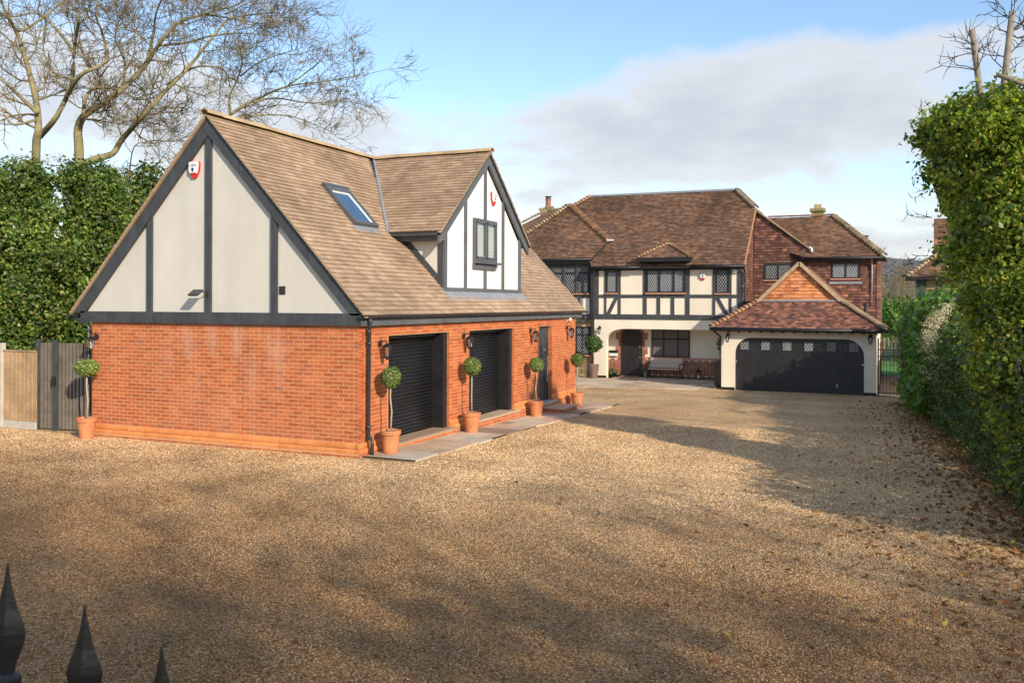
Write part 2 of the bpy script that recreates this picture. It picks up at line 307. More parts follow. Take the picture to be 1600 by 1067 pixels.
# ------------------------------------------------------------------ mesh helpers
def link(o, parent=None):
    COL.objects.link(o)
    if parent is not None:
        o.parent = parent
        o.matrix_parent_inverse = wm(parent).inverted()
    return o
def wm(o):
    m = o.matrix_basis.copy()
    if o.parent is not None: m = wm(o.parent) @ o.matrix_parent_inverse @ m
    return m
def props(o, label=None, cat=None, group=None, kind=None):
    for k, v in (('label', label), ('category', cat), ('group', group), ('kind', kind)):
        if v: o[k] = v
    return o
def thing(name, label, cat, loc=(0, 0, 0), group=None):
    o = bpy.data.objects.new(name, None); o.empty_display_size = .2; o.location = loc
    COL.objects.link(o); return props(o, label, cat, group)
class MB:
    def __init__(s, T=None): s.v = []; s.f = []; s.T = T
    def add(s, vs, fs):
        n = len(s.v)
        if s.T: vs = [s.T(*p) for p in vs]
        s.v += [tuple(p) for p in vs]; s.f += [tuple(i + n for i in f) for f in fs]
    BOXF = [(0, 3, 2, 1), (4, 5, 6, 7), (0, 1, 5, 4), (1, 2, 6, 5), (2, 3, 7, 6), (3, 0, 4, 7)]
    def box(s, x0, x1, y0, y1, z0, z1):
        s.add([(x0, y0, z0), (x1, y0, z0), (x1, y1, z0), (x0, y1, z0), (x0, y0, z1), (x1, y0, z1), (x1, y1, z1), (x0, y1, z1)], MB.BOXF)
        return s
    def hexa(s, p): s.add(p, MB.BOXF); return s
    def poly(s, pts): s.add(pts, [tuple(range(len(pts)))]); return s
    def prism(s, pts, ext):
        n = len(pts); e = Vector(ext)
        q = [Vector(p) for p in pts]; q2 = [p + e for p in q]
        s.add(q + q2, [tuple(range(n))[::-1], tuple(range(n, 2 * n))] + [(i, (i + 1) % n, n + (i + 1) % n, n + i) for i in range(n)])
        return s
    def bar(s, p, q, w, d, nrm):
        """flat bar from p to q, width w in the plane whose normal is nrm, thickness d along nrm"""
        p, q, nrm = Vector(p), Vector(q), Vector(nrm).normalized()
        a = (q - p).normalized(); b = a.cross(nrm) * (w / 2)
        s.prism([p - b, p + b, q + b, q - b], nrm * d); return s
    def tube(s, pts, rad, n=8, cap=True):
        pts = [Vector(p) for p in pts]
        if not hasattr(rad, '__len__'): rad = [rad] * len(pts)
        vs = []; fs = []; ref = None
        for i, p in enumerate(pts):
            d = (pts[min(i + 1, len(pts) - 1)] - pts[max(i - 1, 0)]).normalized()
            if ref is None: ref = Vector((0, 0, 1)) if abs(d.z) < .9 else Vector((1, 0, 0))
            a = d.cross(ref).normalized(); b = d.cross(a).normalized(); ref = b.cross(d) if False else ref
            for k in range(n):
                th = 2 * math.pi * k / n
                vs.append(p + (a * math.cos(th) + b * math.sin(th)) * rad[i])
        for i in range(len(pts) - 1):
            for k in range(n):
                fs.append((i * n + k, i * n + (k + 1) % n, (i + 1) * n + (k + 1) % n, (i + 1) * n + k))
        if cap: fs += [tuple(range(n))[::-1], tuple(range((len(pts) - 1) * n, len(pts) * n))]
        s.add(vs, fs); return s
    def lathe(s, prof, c=(0, 0, 0), n=20):
        vs = []; fs = []
        for r, z in prof:
            for k in range(n):
                th = 2 * math.pi * k / n; vs.append((c[0] + r * math.cos(th), c[1] + r * math.sin(th), c[2] + z))
        m = len(prof)
        for i in range(m - 1):
            for k in range(n): fs.append((i * n + k, i * n + (k + 1) % n, (i + 1) * n + (k + 1) % n, (i + 1) * n + k))
        fs += [tuple(range(n))[::-1], tuple(range((m - 1) * n, m * n))]
        s.add(vs, fs); return s
    def mesh(s, name, mat=None, smooth=False):
        me = bpy.data.meshes.new(name); me.from_pydata(s.v, [], s.f)
        if smooth: me.polygons.foreach_set('use_smooth', [True] * len(me.polygons))
        if mat: me.materials.append(mat)
        me.update(); return me
    def build(s, name, mat, parent=None, smooth=False, **kw):
        o = bpy.data.objects.new(name, s.mesh(name, mat, smooth)); link(o, parent)
        return props(o, **kw)
def copy_tree(o, parent=None):
    c = o.copy(); COL.objects.link(c)
    if parent is not None: c.parent = parent
    for ch in list(o.children): copy_tree(ch, c)
    return c
def place(proto, first, loc, rz=0, label=None, scale=None):
    o = proto if first else copy_tree(proto)
    o.location = loc; o.rotation_euler = (0, 0, rz)
    if scale: o.scale = scale
    if label: o['label'] = label
    return o
def FY(y0):                       # facade facing -Y: u = X, v = Z, w = outwards
    return lambda u, v, w: Vector((u, y0 - w, v))
def FX(x0):                       # facade facing +X: u = Y, v = Z, w = outwards
    return lambda u, v, w: Vector((x0 + w, u, v))
def fb(T, u0, u1, v0, v1, w0, w1):
    m = MB(T)
    m.add([(u0, v0, w0), (u1, v0, w0), (u1, v1, w0), (u0, v1, w0), (u0, v0, w1), (u1, v0, w1), (u1, v1, w1), (u0, v1, w1)], MB.BOXF)
    return m
def fbx(m, u0, u1, v0, v1, w0, w1):
    m.add([(u0, v0, w0), (u1, v0, w0), (u1, v1, w0), (u0, v1, w0), (u0, v0, w1), (u1, v0, w1), (u1, v1, w1), (u0, v1, w1)], MB.BOXF)

UNIT = MB().box(0, 1, 0, 1, 0, 1).v
def unit_mesh(name, mat): return MB().box(0, 1, 0, 1, 0, 1).mesh(name, mat)
def split_pieces(hexas, name, rest_name, mat, parent, limit=300, centre=None):
    """hexas: list of 8-corner pieces; the ones nearest the camera become objects of their own, the rest one part"""
    key = lambda h: (sum((Vector(p) for p in h), Vector()) / 8 - CAM).length
    hs = sorted(hexas, key=key)
    for h in hs[:limit]:
        c = sum((Vector(p) for p in h), Vector()) / 8
        m = MB(); m.hexa([Vector(p) - c for p in h])
        o = bpy.data.objects.new(name, m.mesh(name, mat)); o.location = c; link(o, parent)
    if len(hs) > limit:
        m = MB()
        for h in hs[limit:]: m.hexa(h)
        o = m.build(rest_name, mat, parent); o['kind'] = 'stuff'

def brick_rows(T, u0, u1, z0, z1, openings=(), proud=.0025, depth=.02, bond=0, off=None, course=.075, bl=.215, alt=None):
    """stretcher bond in facade coordinates; alt(course) gives (u0,u1,depth_left,depth_right)"""
    out = []; n = int(round((z1 - z0) / course + .49))
    for k in range(n):
        a = z0 + k * course + .0062; b = min(a + course - .0124, z1 - .003)
        if b - a < .015: continue
        lo, hi, dl, dr = alt(k) if alt else (u0, u1, depth, depth)
        blocks = [(o[0], o[1]) for o in openings if o[2] < (a + b) / 2 < o[3]]
        u = lo - (bl + .013) * (.5 if (k + bond) % 2 else 0)
        while u < hi:
            s, e = max(u, lo), min(u + bl, hi); segs = [(s, e)]
            for p, q in blocks:
                ns = []
                for x, y in segs:
                    if y <= p or x >= q: ns.append((x, y)); continue
                    if x < p: ns.append((x, p))
                    if y > q: ns.append((q, y))
                segs = ns
            for x, y in segs:
                if y - x < .025: continue
                d = dl if abs(x - lo) < .001 else (dr if abs(y - hi) < .001 else depth)
                w1 = proud + RND.uniform(-.0015, .0015); t1, t2 = RND.uniform(-.001, .001), RND.uniform(-.001, .001)
                out.append([T(x, a, -d), T(y, a, -d), T(y, b, -d), T(x, b, -d), T(x, a, w1 + t1), T(y, a, w1 + t2), T(y, b, w1 - t1), T(x, b, w1 - t2)])
            u += bl + .013
    return out
def poly_iv(poly, v):
    xs = []
    n = len(poly)
    for i in range(n):
        (u0, v0), (u1, v1) = poly[i], poly[(i + 1) % n]
        if (v0 - v) * (v1 - v) < 0 or (v0 == v) != (v1 == v):
            if v0 != v1: xs.append(u0 + (u1 - u0) * (v - v0) / (v1 - v0))
    return (min(xs), max(xs)) if len(xs) >= 2 else None
def tile_area(poly, origin, U, V, gauge=.1, width=.165, thick=.014, holes=(), lift=0.0, jitter=.003, lap=1.35, sag=0.0):
    """rows of plain tiles over a convex polygon given in 3-D; U along the eaves, V up the slope"""
    O = Vector(origin); U = Vector(U).normalized(); V = Vector(V).normalized(); Nn = U.cross(V).normalized()
    to2 = lambda p: ((Vector(p) - O).dot(U), (Vector(p) - O).dot(V))
    P = [to2(p) for p in poly]; H = [[to2(p) for p in h] for h in holes]
    vmin, vmax = min(p[1] for p in P), max(p[1] for p in P)
    out = []; k = 0; v = vmin
    while v < vmax - .01:
        v1 = min(v + gauge, vmax)
        e = 1e-4
        i0 = poly_iv(P, v + e); i1 = poly_iv(P, v1 - e)
        if i0 and i1:
            lo = min(i0[0], i1[0]); hi = max(i0[1], i1[1])
            cuts = []
            for h in H:
                c = poly_iv(h, (v + v1) / 2)
                if c: cuts.append(c)
            u = math.floor(lo / width) * width - (width / 2 if k % 2 else 0) + RND.uniform(-.006, .006)
            while u < hi:
                a, b = u + .0015, u + width - .0015
                segs = [(a, b)]
                for p, q in cuts:
                    ns = []
                    for x, y in segs:
                        if y <= p or x >= q: ns.append((x, y)); continue
                        if x < p: ns.append((x, p))
                        if y > q: ns.append((q, y))
                    segs = ns
                for x, y in segs:
                    a0, b0 = max(x, i0[0]), min(y, i0[1]); a1, b1 = max(x, i1[0]), min(y, i1[1])
                    if b0 - a0 < .004 and b1 - a1 < .004: continue
                    if b0 < a0: a0 = b0 = (a0 + b0) / 2
                    if b1 < a1: a1 = b1 = (a1 + b1) / 2
                    if b0 - a0 + b1 - a1 < .03: continue
                    t = thick; j = RND.uniform(0, jitter); jl = RND.uniform(-jitter, jitter)
                    w = lift + t * 1.15 + j; wb = lift + t * .15
                    f = lambda uu, vv, ww: O + U * uu + V * vv + Nn * (ww + sag * math.sin(uu * 1.7 + vv * .9))
                    vt = v + (v1 - v) * lap; vt = min(vt, v1) if v1 >= vmax else v1 + .0
                    out.append([f(a0, v + jl, wb), f(b0, v + jl * .5, wb), f(b1, v1, wb - t), f(a1, v1, wb - t), f(a0, v + jl, w), f(b0, v + jl * .5, w + jl * .4), f(b1, v1, wb + .002), f(a1, v1, wb + .002)])
                u += width
        v += gauge; k += 1
    return out
def hip_run(p, q, name, mat, parent, r=.10, step=.19, n=7, lift=.03, flare=1.5):
    """overlapping half round tiles along a hip or ridge, each one a part"""
    p, q = Vector(p), Vector(q); d = (q - p); Ln = d.length; d.normalize()
    side = d.cross(Vector((0, 0, 1))).normalized(); up = side.cross(d).normalized()
    k = max(1, int(round(Ln / step))); st = Ln / k
    m = MB(); vs = []; fs = []
    for e, (s, rr) in enumerate(((-st * .62, r * flare), (st * .5, r))):
        for ring in (1.0, .82):
            for i in range(n):
                th = math.pi * (i / (n - 1)); vs.append(d * s + side * math.cos(th) * rr * ring + up * (math.sin(th) * rr * ring * .8))
    for i in range(n - 1):
        fs += [(i, i + 1, 2 * n + i + 1, 2 * n + i), (n + i + 1, n + i, 3 * n + i, 3 * n + i + 1), (i + 1, i, n + i, n + i + 1), (2 * n + i, 2 * n + i + 1, 3 * n + i + 1, 3 * n + i)]
    m.add(vs, fs); me = m.mesh(name, mat)
    for i in range(k):
        o = bpy.data.objects.new(name, me); o.location = p + d * (st * (i + .5)) + up * (lift + RND.uniform(-.006, .006)); link(o, parent)
def leaf_mesh(P, Nrm, size, name, mat, aspect=1.25, fold=.25):
    """one small folded kite per point: P (n,3), Nrm (n,3), size (n,)"""
    n = len(P); rv = NR.normal(size=(n, 3))
    Nrm = Nrm / (np.linalg.norm(Nrm, axis=1, keepdims=True) + 1e-9)
    a = np.cross(Nrm, rv); a /= (np.linalg.norm(a, axis=1, keepdims=True) + 1e-9); b = np.cross(Nrm, a)
    s = size[:, None]
    q = np.stack([P - a * s * .5 * aspect, P + b * s * .42 - Nrm * s * fold * .5 - a * s * .08, P + a * s * .5 * aspect, P - b * s * .42 - Nrm * s * fold * .5 - a * s * .08], 1).reshape(-1, 3)
    me = bpy.data.meshes.new(name); me.vertices.add(4 * n); me.vertices.foreach_set('co', q.astype(np.float32).ravel())
    i = np.arange(n)[:, None] * 4; tri = np.concatenate([i + [0, 1, 2], i + [0, 2, 3]], 1).reshape(-1)
    me.loops.add(6 * n); me.loops.foreach_set('vertex_index', tri.astype(np.int32))
    me.polygons.add(2 * n); me.polygons.foreach_set('loop_start', np.arange(0, 6 * n, 3, dtype=np.int32)); 
    me.materials.append(mat); me.update(calc_edges=True); me.validate(); return me
def blob_points(blobs, n, shell=.30, rag=.10, lumpy=1.0):
    """points in the outer shell of a set of ellipsoids, none deep inside another one; blobs: (cx,cy,cz,rx,ry,rz)"""
    B = np.array(blobs, float); area = (B[:, 3] * B[:, 4] + B[:, 3] * B[:, 5] + B[:, 4] * B[:, 5]); pr = area / area.sum()
    k = NR.choice(len(B), size=int(n * 1.6), p=pr)
    d = NR.normal(size=(len(k), 3)); d /= np.linalg.norm(d, axis=1, keepdims=True)
    lump = 1 + lumpy * .12 * np.sin(d[:, 0] * 7 + k * 1.3) * np.sin(d[:, 1] * 6 + k) + lumpy * .09 * np.sin(d[:, 2] * 11 + k * 2.1)
    rr = lump * (1 - shell * NR.random(len(k)) ** 1.6 + .05 * NR.normal(size=len(k)) + (NR.random(len(k)) < rag) * NR.random(len(k)) * .2)
    P = B[k, :3] + d * B[k, 3:] * rr[:, None]
    keep = np.ones(len(P), bool)
    for b in range(len(B)):
        q = ((P - B[b, :3]) / B[b, 3:]); keep &= ~((np.einsum('ij,ij->i', q, q) < .42) & (k != b))
    keep &= P[:, 2] > -.45
    P, d = P[keep][:n], d[keep][:n]
    nr = d + NR.normal(size=d.shape) * .55 + np.array([0, 0, .35]); return P, nr
def crown(name, blobs, n, size, mat, parent, shell=.3, aspect=1.25, kind='stuff'):
    per = 16 if n > 1500 else 6
    P0, n0 = blob_points(blobs, n // per, shell, .12); k = np.repeat(np.arange(len(P0)), per)
    nu = n0 / np.linalg.norm(n0, axis=1, keepdims=True)
    off = NR.normal(size=(len(k), 3)); off -= .45 * nu[k] * np.einsum('ij,ij->i', off, nu[k])[:, None]
    cr = size * NR.uniform(.9, 2.3, len(P0))                               # sprays of leaves of different size
    P = P0[k] + off * cr[k][:, None]; nr = nu[k] + NR.normal(size=P.shape) * .5 + off * .35
    keep = P[:, 2] > -.46; P, nr = P[keep], nr[keep]
    sz = size * NR.uniform(.6, 1.3, len(P))
    o = bpy.data.objects.new(name, leaf_mesh(P, nr, sz, name, mat, aspect)); link(o, parent)
    if kind: o['kind'] = kind
    return o
def fuzz_tubes(paths, name, mat, parent, n=5, kind=None):
    m = MB()
    for pts, r0, r1 in paths:
        k = len(pts); m.tube(pts, [r0 + (r1 - r0) * i / (k - 1) for i in range(k)], n, cap=False)
    o = m.build(name, mat, parent, smooth=True)
    if kind: o['kind'] = kind
    return o
def gz(x, y):
    t = min(max((y - .5) / 21.5, 0), 1); return -.47 * (t * .75 + .25 * t * t * (3 - 2 * t))
# ------------------------------------------------------------------ ground
def sheet(name, xs, ys, dz, mat, kind='structure', mask=None):
    m = MB(); idx = {}
    for j, y in enumerate(ys):
        for i, x in enumerate(xs):
            idx[i, j] = len(m.v); m.v.append((x, y, gz(x, y) + dz))
    for j in range(len(ys) - 1):
        for i in range(len(xs) - 1):
            if mask and not mask((xs[i] + xs[i + 1]) / 2, (ys[j] + ys[j + 1]) / 2): continue
            m.f.append((idx[i, j], idx[i + 1, j], idx[i + 1, j + 1], idx[i, j + 1]))
    return m.build(name, mat, smooth=True, kind=kind)
far = [-3000, -900, -300, -120, -60, -40]
sheet('ground', far + list(np.linspace(-30, 30, 41)) + [-v for v in far[::-1]], far + list(np.linspace(-30, 50, 61)) + [90, 200, 500, 1200, 3000], -.04, M['grass'])
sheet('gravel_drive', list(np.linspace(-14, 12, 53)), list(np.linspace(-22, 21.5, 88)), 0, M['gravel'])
sheet('side_path', list(np.linspace(8.33, 9.5, 3)), list(np.linspace(20.5, 31, 12)), .012, plain('brown_path', (.33, .245, .17), .95, .3, 6, .4))
sheet('rear_lawn', list(np.linspace(2, 12, 5)), list(np.linspace(31, 44, 5)), .02, M['lawn'])
def hills():
    m = MB(); n = 60
    ring = []
    for i in range(n + 1):
        a = math.radians(-20 + 220 * i / n)
        row = []
        for j, (r, h) in enumerate(((260, -2), (420, 9), (640, 27), (900, 32), (1500, 20))):
            hh = h * (1 + .18 * math.sin(i * .9) + .1 * math.sin(i * 2.3 + j)) if h > 0 else h
            row.append(len(m.v)); m.v.append((r * math.cos(a), r * math.sin(a), hh))
        ring.append(row)
    for i in range(n):
        for j in range(4): m.f.append((ring[i][j], ring[i + 1][j], ring[i + 1][j + 1], ring[i][j + 1]))
    m.build('hills', M['wood_far'], smooth=True, kind='structure')
    # bare woodland standing on the hill as one mass
    P = []; S = []
    for k in range(36000):
        a = math.radians(RND.uniform(78, 104)); r = RND.uniform(430, 800)
        h = 9 + (r - 420) / 220 * 18 if r < 640 else 27 + (r - 640) / 260 * 5
        P.append((r * math.cos(a), r * math.sin(a), h + RND.uniform(0, 7))); S.append(RND.uniform(.5, 1.3))
    P = np.array(P); nr = NR.normal(size=P.shape); nr[:, 1] -= .6
    o = bpy.data.objects.new('far_woodland', leaf_mesh(P, nr, np.array(S), 'far_woodland', M['wood_far'])); link(o)
    props(o, 'haze-greyed bare winter woodland covering the far hill', 'woodland', kind='stuff')
hills()
def stones():
    def layer(name, area, density, smin, smax):
        o = sheet(name, area[0], area[1], .001, M['stone'], kind='stuff')
        props(o, 'loose golden pea shingle lying over the drive', 'gravel')
        g = bpy.data.node_groups.new(name, 'GeometryNodeTree')
        g.interface.new_socket('Geometry', in_out='INPUT', socket_type='NodeSocketGeometry'); g.interface.new_socket('Geometry', in_out='OUTPUT', socket_type='NodeSocketGeometry')
        gi, go = g.nodes.new('NodeGroupInput'), g.nodes.new('NodeGroupOutput')
        dp = g.nodes.new('GeometryNodeDistributePointsOnFaces'); dp.inputs['Density'].default_value = density
        ic = g.nodes.new('GeometryNodeMeshIcoSphere'); ic.inputs['Radius'].default_value = 1; ic.inputs['Subdivisions'].default_value = 1
        sm = g.nodes.new('GeometryNodeSetMaterial'); sm.inputs['Material'].default_value = M['stone']
        ip = g.nodes.new('GeometryNodeInstanceOnPoints')
        r1 = g.nodes.new('FunctionNodeRandomValue'); r1.data_type = 'FLOAT_VECTOR'; r1.inputs[0].default_value = (-.5, -.5, 0); r1.inputs[1].default_value = (.5, .5, 6.28)
        r2 = g.nodes.new('FunctionNodeRandomValue'); r2.data_type = 'FLOAT_VECTOR'; r2.inputs[0].default_value = (smin, smin * .7, smin * .5); r2.inputs[1].default_value = (smax, smax * .8, smax * .6); r2.inputs['Seed'].default_value = 3
        k = g.links.new
        k(gi.outputs[0], dp.inputs[0]); k(dp.outputs[0], ip.inputs[0]); k(ic.outputs[0], sm.inputs[0]); k(sm.outputs[0], ip.inputs['Instance'])
        k(r1.outputs[0], ip.inputs['Rotation']); k(r2.outputs[0], ip.inputs['Scale']); k(ip.outputs[0], go.inputs[0])
        md = o.modifiers.new('scatter', 'NODES'); md.node_group = g
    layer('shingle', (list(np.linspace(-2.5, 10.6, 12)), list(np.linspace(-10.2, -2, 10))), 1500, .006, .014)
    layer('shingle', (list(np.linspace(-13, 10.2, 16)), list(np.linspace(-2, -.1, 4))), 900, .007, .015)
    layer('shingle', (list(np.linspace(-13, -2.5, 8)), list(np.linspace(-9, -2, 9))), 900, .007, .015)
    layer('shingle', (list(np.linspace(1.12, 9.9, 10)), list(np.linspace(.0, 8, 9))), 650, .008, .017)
stones()

# ------------------------------------------------------------------ detached garage
WL, WL1 = -6.7, 11.87                      # left end of the gable wall, far end of the front wall
ZP, ZB, ZBT = .26, 2.41, 2.64              # plinth top, underside and top of the beam
XR, ZR, XE, ZE, XEL = -3.5, 6.56, .22, 2.60, -7.22
G = thing('garage', 'detached two-car garage of orange brick with a steep tiled roof and timbered gable', 'garage', (-3.3, 6, 0))
OPEN = [(1.04, 3.57, -1, 2.2), (4.57, 7.135, -1, 2.2), (8.88, 9.845, -1, 2.2)]
def garage():
    Tg, Tf = FY(0), FX(0)
    wall = MB()
    wall.box(WL + .003, -.02, .022, .2, -.3, ZB)                                           # gable backing
    ys = [.02] + [v for o in OPEN for v in o[:2]] + [WL1 - .003]
    for a, b in zip(ys[0::2], ys[1::2]): wall.box(-.24, -.006, a if a > 1 else .19, b, -.5, ZB)
    wall.box(-.24, -.0065, 1.0, 9.9, 2.2, ZB)
    wall.box(WL, -.24, WL1 - .2, WL1, -.5, ZB); wall.box(WL, WL + .2, .2, WL1 - .2, -.5, ZB)
    wall.box(WL + .003, -.006, .0005, .0215, -.3, ZB)
    wb = wall.build('wall', M['mortar'], G)
    # bricks: gable and front meet in a bonded quoin
    alt_g = lambda k: (WL, .004, .02, .1) if k % 2 == 0 else (WL, -.112, .02, .02)
    alt_f = lambda k: (.112, WL1, .02, .02) if k % 2 == 0 else (-.004, WL1, .1, .02)
    hx = brick_rows(Tg, WL, 0, ZP, ZB, alt=alt_g)
    n = int(round((ZB - ZP) / .075))
    hx += brick_rows(Tf, 0, WL1, ZP, ZB, OPEN, alt=alt_f)
    split_pieces(hx, 'brick', 'brickwork', M['brick'], wb, 300)
    # lintel soldier-less jamb bricks: returns of each opening
    jm = []
    for a, b, _, top in OPEN:
        for yy, sgn in ((b, -1), (a, 1)):
            T = (lambda y0, s: (lambda u, v, w: Vector((-u, y0 + s * w, v))))(yy, sgn)
            jm += brick_rows(T, .0, .11, .0, top, proud=.003, depth=.001, bl=.102, course=.075)
    m = MB()
    for h in jm: m.hexa(h)
    o = m.build('jamb_brickwork', M['brick'], wb); o['kind'] = 'stuff'
    # plinth: two rounded special courses over plain brick, gable side and front piers
    def plinth_run(T, u0, u1, base):
        k = 0; u = u0
        while u < u1 - .01:
            e = min(u + .215, u1)
            for za, zb, w in ((.165, .257, .035), (.068, .158, .065)):
                m = MB(); pr = [(za, 0), (za, w), (za + (zb - za) * .5, w), (za + (zb - za) * .85, w * .75), (zb, w * .3), (zb, 0)]
                vs = [T(u, z, ww) for z, ww in pr] + [T(e - .006, z, ww) for z, ww in pr]; nn = len(pr)
                m.add(vs, [tuple(range(nn)), tuple(range(nn, 2 * nn))[::-1]] + [(i, nn + i, nn + (i + 1) % nn, (i + 1) % nn) for i in range(nn)])
                m.build('plinth_brick', M['plinth'], wb)
            u = e; k += 1
        hb = brick_rows(T, u0, u1, base, .067, proud=.062, depth=0)
        m = MB()
        for h in hb: m.hexa(h)
        o = m.build('plinth_brickwork', M['brick'], wb); o['kind'] = 'stuff'
        fb(T, u0, u1, base, .067, 0, .058).build('plinth_mortar', M['mortar'], wb)
    plinth_run(Tg, WL, .055, -.03)
    ends = [-.055] + [v for o in OPEN for v in o[:2]] + [WL1]
    for a, b in zip(ends[0::2], ends[1::2]): plinth_run(Tf, a, b, -.36)
    # sills and steps at the openings
    for a, b, _, _ in OPEN[:2]:
        s = fb(Tf, a - .0, b + .12, .075, .115, -.3, .16); s.build('door_sill', M['slab'], G)
        h = brick_rows(Tf, a, b + .1, -.08 - a * .012, .075, proud=.145, depth=-.06)
        q = MB()
        for x in h: q.hexa(x)
        o = q.build('sill_brickwork', M['brick'], G); o['kind'] = 'stuff'
        fb(Tf, a, b + .1, -.3, .074, .0, .14).build('sill_core', M['mortar'], G)
    fb(Tf, 8.86, 10.0, .045, .10, -.12, .13).build('door_threshold', M['concrete'], G)
    fb(Tf, 8.86, 9.99, -.4, .045, 0, .10).build('threshold_riser', M['plinth'], G)
    # roller doors
    for a, b, _, top in OPEN[:2]:
        r = fb(Tf, a, b, .11, top, -.36, -.335).build('roller_door', M['roller'], G)
        prof = [(0, -.335), (.002, -.326), (.014, -.316), (.030, -.310), (.046, -.310), (.060, -.317), (.070, -.329), (.0715, -.335)]
        m = MB()
        vs = [Tf(a + .05, z, w) for z, w in prof] + [Tf(b - .19, z, w) for z, w in prof]; nn = len(prof)
        m.add([v for v in vs], [tuple(range(nn)), tuple(range(nn, 2 * nn))[::-1]] + [(i, nn + i, nn + (i + 1) % nn, (i + 1) % nn) for i in range(nn)])
        me = m.mesh('slat', M['roller'])
        for k in range(28):
            o = bpy.data.objects.new('slat', me); o.location = (RND.uniform(-.0015, .0015), 0, .12 + k * .0735); link(o, r)
        fb(Tf, b - .19, b - .0, .11, top - .002, -.335, -.05).build('door_frame', M['black'], G)
        fb(Tf, a, a + .05, .11, top - .002, -.335, -.25).build('door_frame', M['timber'], G)
        fb(Tf, a + .05, b - .19, top - .08, top - .002, -.335, -.22).build('door_head', M['timber'], G)
    # side door
    a, b, _, top = OPEN[2]
    d = fb(Tf, a + .02, b - .02, .10, top - .02, -.16, -.12).build('side_door', M['timber'], G)
    for v0, v1 in ((.25, .95), (1.15, 2.0)):
        m = MB(Tf)
        for p in ((a + .2, b - .22, v0, v0 + .025), (a + .2, b - .22, v1 - .025, v1), (a + .2, a + .225, v0, v1), (b - .245, b - .22, v0, v1)):
            fbx(m, p[0], p[1], p[2], p[3], -.121, -.105)
        m.build('door_panel', M['timber'], d)
    m = MB(Tf); fbx(m, a, a + .06, .1, top, -.17, -.10); fbx(m, b - .06, b, .1, top, -.17, -.10); fbx(m, a, b, top - .06, top, -.17, -.0995)
    m.build('door_frame', M['timber'], G)
    m = MB(); y = b - .17
    m.tube([(-.06, y, .62), (-.06, y, 1.35)], .014, 8); m.tube([(-.12, y, .72), (-.06, y, .72)], .01, 6); m.tube([(-.12, y, 1.25), (-.06, y, 1.25)], .01, 6)
    m.build('door_handle', M['steel'], d); fb(Tf, b - .26, b - .19, 1.49, 1.56, -.12, -.09).build('door_lock', M['steel'], d)
    # gable render and timbers
    m = MB(); m.prism([(XEL + .22, -.0, ZB + .15), (XE - .22, -.0, ZB + .15), (XR, -.0, ZR - .14)], (0, .15, 0)); m.build('gable_render', M['cream'], G)
    m = MB(); m.prism([(WL, WL1, ZB), (0, WL1, ZB), (XR, WL1, ZR - .2)], (0, -.15, 0)); m.build('rear_gable', M['cream'], G)
    fb(Tg, WL - .27, .09, ZB, ZBT, -.02, .075).build('gable_beam', M['timber'], G)
    sl = (ZR - ZE) / (XE - XR); sll = (ZR - ZE) / (XR - XEL)
    roofz = lambda x: ZR - sl * (x - XR) if x > XR else ZR - sll * (XR - x)
    for x0, x1 in ((-5.12, -4.985), (-3.58, -3.435), (-1.96, -1.82)):
        m = MB(Tg); t0, t1 = roofz(x0) - .31, roofz(x1) - .31
        if x0 < XR < x1: t0 = t1 = ZR - .33
        m.add([(x0, ZBT, .0), (x1, ZBT, .0), (x1, t1, .0), (x0, t0, .0), (x0, ZBT, .05), (x1, ZBT, .05), (x1, t1, .05), (x0, t0, .05)], MB.BOXF)
        m.build('gable_post', M['timber'], G)
    bw = .37
    for xe, s in ((XE - .02, 1), (XEL + .02, -1)):
        za = roofz(xe)
        m = MB(); m.prism([(xe, -.075, za - .02), (XR, -.075, ZR - .03), (XR, -.075, ZR - .03 - bw * 1.02), (xe - s * bw * .9, -.075, za - .02)], (0, .072, 0))
        m.build('barge_board', M['timber'], G)
        m = MB(); m.prism([(xe + s * .02, -.13, roofz(xe + s * .02) - .035), (XR, -.13, ZR - .035), (XR, -.13, ZR + .0), (xe + s * .02, -.13, roofz(xe + s * .02) + .0)], (0, .11, 0))
        m.build('verge_mortar', M['bedding'], G)
    # fascia and gutter on the front
    fb(Tf, -.06, 12.2, ZB - .0, ZBT - .02, .0, .10).build('fascia', M['timber2'], G)
    def gutter(p, q, r, name='gutter', mat=M['plastic'], parent=G):
        p, q = Vector(p), Vector(q); d = (q - p).normalized(); s = d.cross(Vector((0, 0, 1)))
        m = MB(); vs = []; n = 9
        for e in (p, q):
            for rr in (r, r * .86):
                for i in range(n): th = math.pi * i / (n - 1); vs.append(e + s * math.cos(th) * rr - Vector((0, 0, 1)) * math.sin(th) * rr)
        fs = []
        for i in range(n - 1): fs += [(i, i + 1, 2 * n + i + 1, 2 * n + i), (n + i + 1, n + i, 3 * n + i, 3 * n + i + 1), (i, n + i, n + i + 1, i + 1), (2 * n + i + 1, 3 * n + i + 1, 3 * n + i, 2 * n + i)]
        fs += [(0, 2 * n, 3 * n, n), (n - 1, 2 * n - 1, 4 * n - 1, 3 * n - 1)]
        m.add(vs, fs); return m.build(name, mat, parent)
    gutter((.17, -.16, 2.615), (.17, 12.45, 2.60), .062)
    gutter((-7.2, -.2, 2.56), (-7.2, 12.2, 2.56), .06)
    m = MB(); m.tube([(.17, .12, 2.56), (.17, .12, 2.48), (.09, .22, 2.33), (.075, .22, .42), (.075, .22, .40), (.17, .20, .27), (.17, .20, .02)], .035, 10)
    for z in (2.27, 2.05, .5, .3): m.tube([(.082, .22, z), (.082, .22, z + .07)], .045, 10)
    m.build('downpipe', M['plastic'], G, smooth=True)
    m = MB(); m.tube([(-7.2, -.1, 2.5), (-6.83, -.11, 2.42), (-6.72, -.08, 2.3), (-6.72, -.08, -.02)], .036, 10)
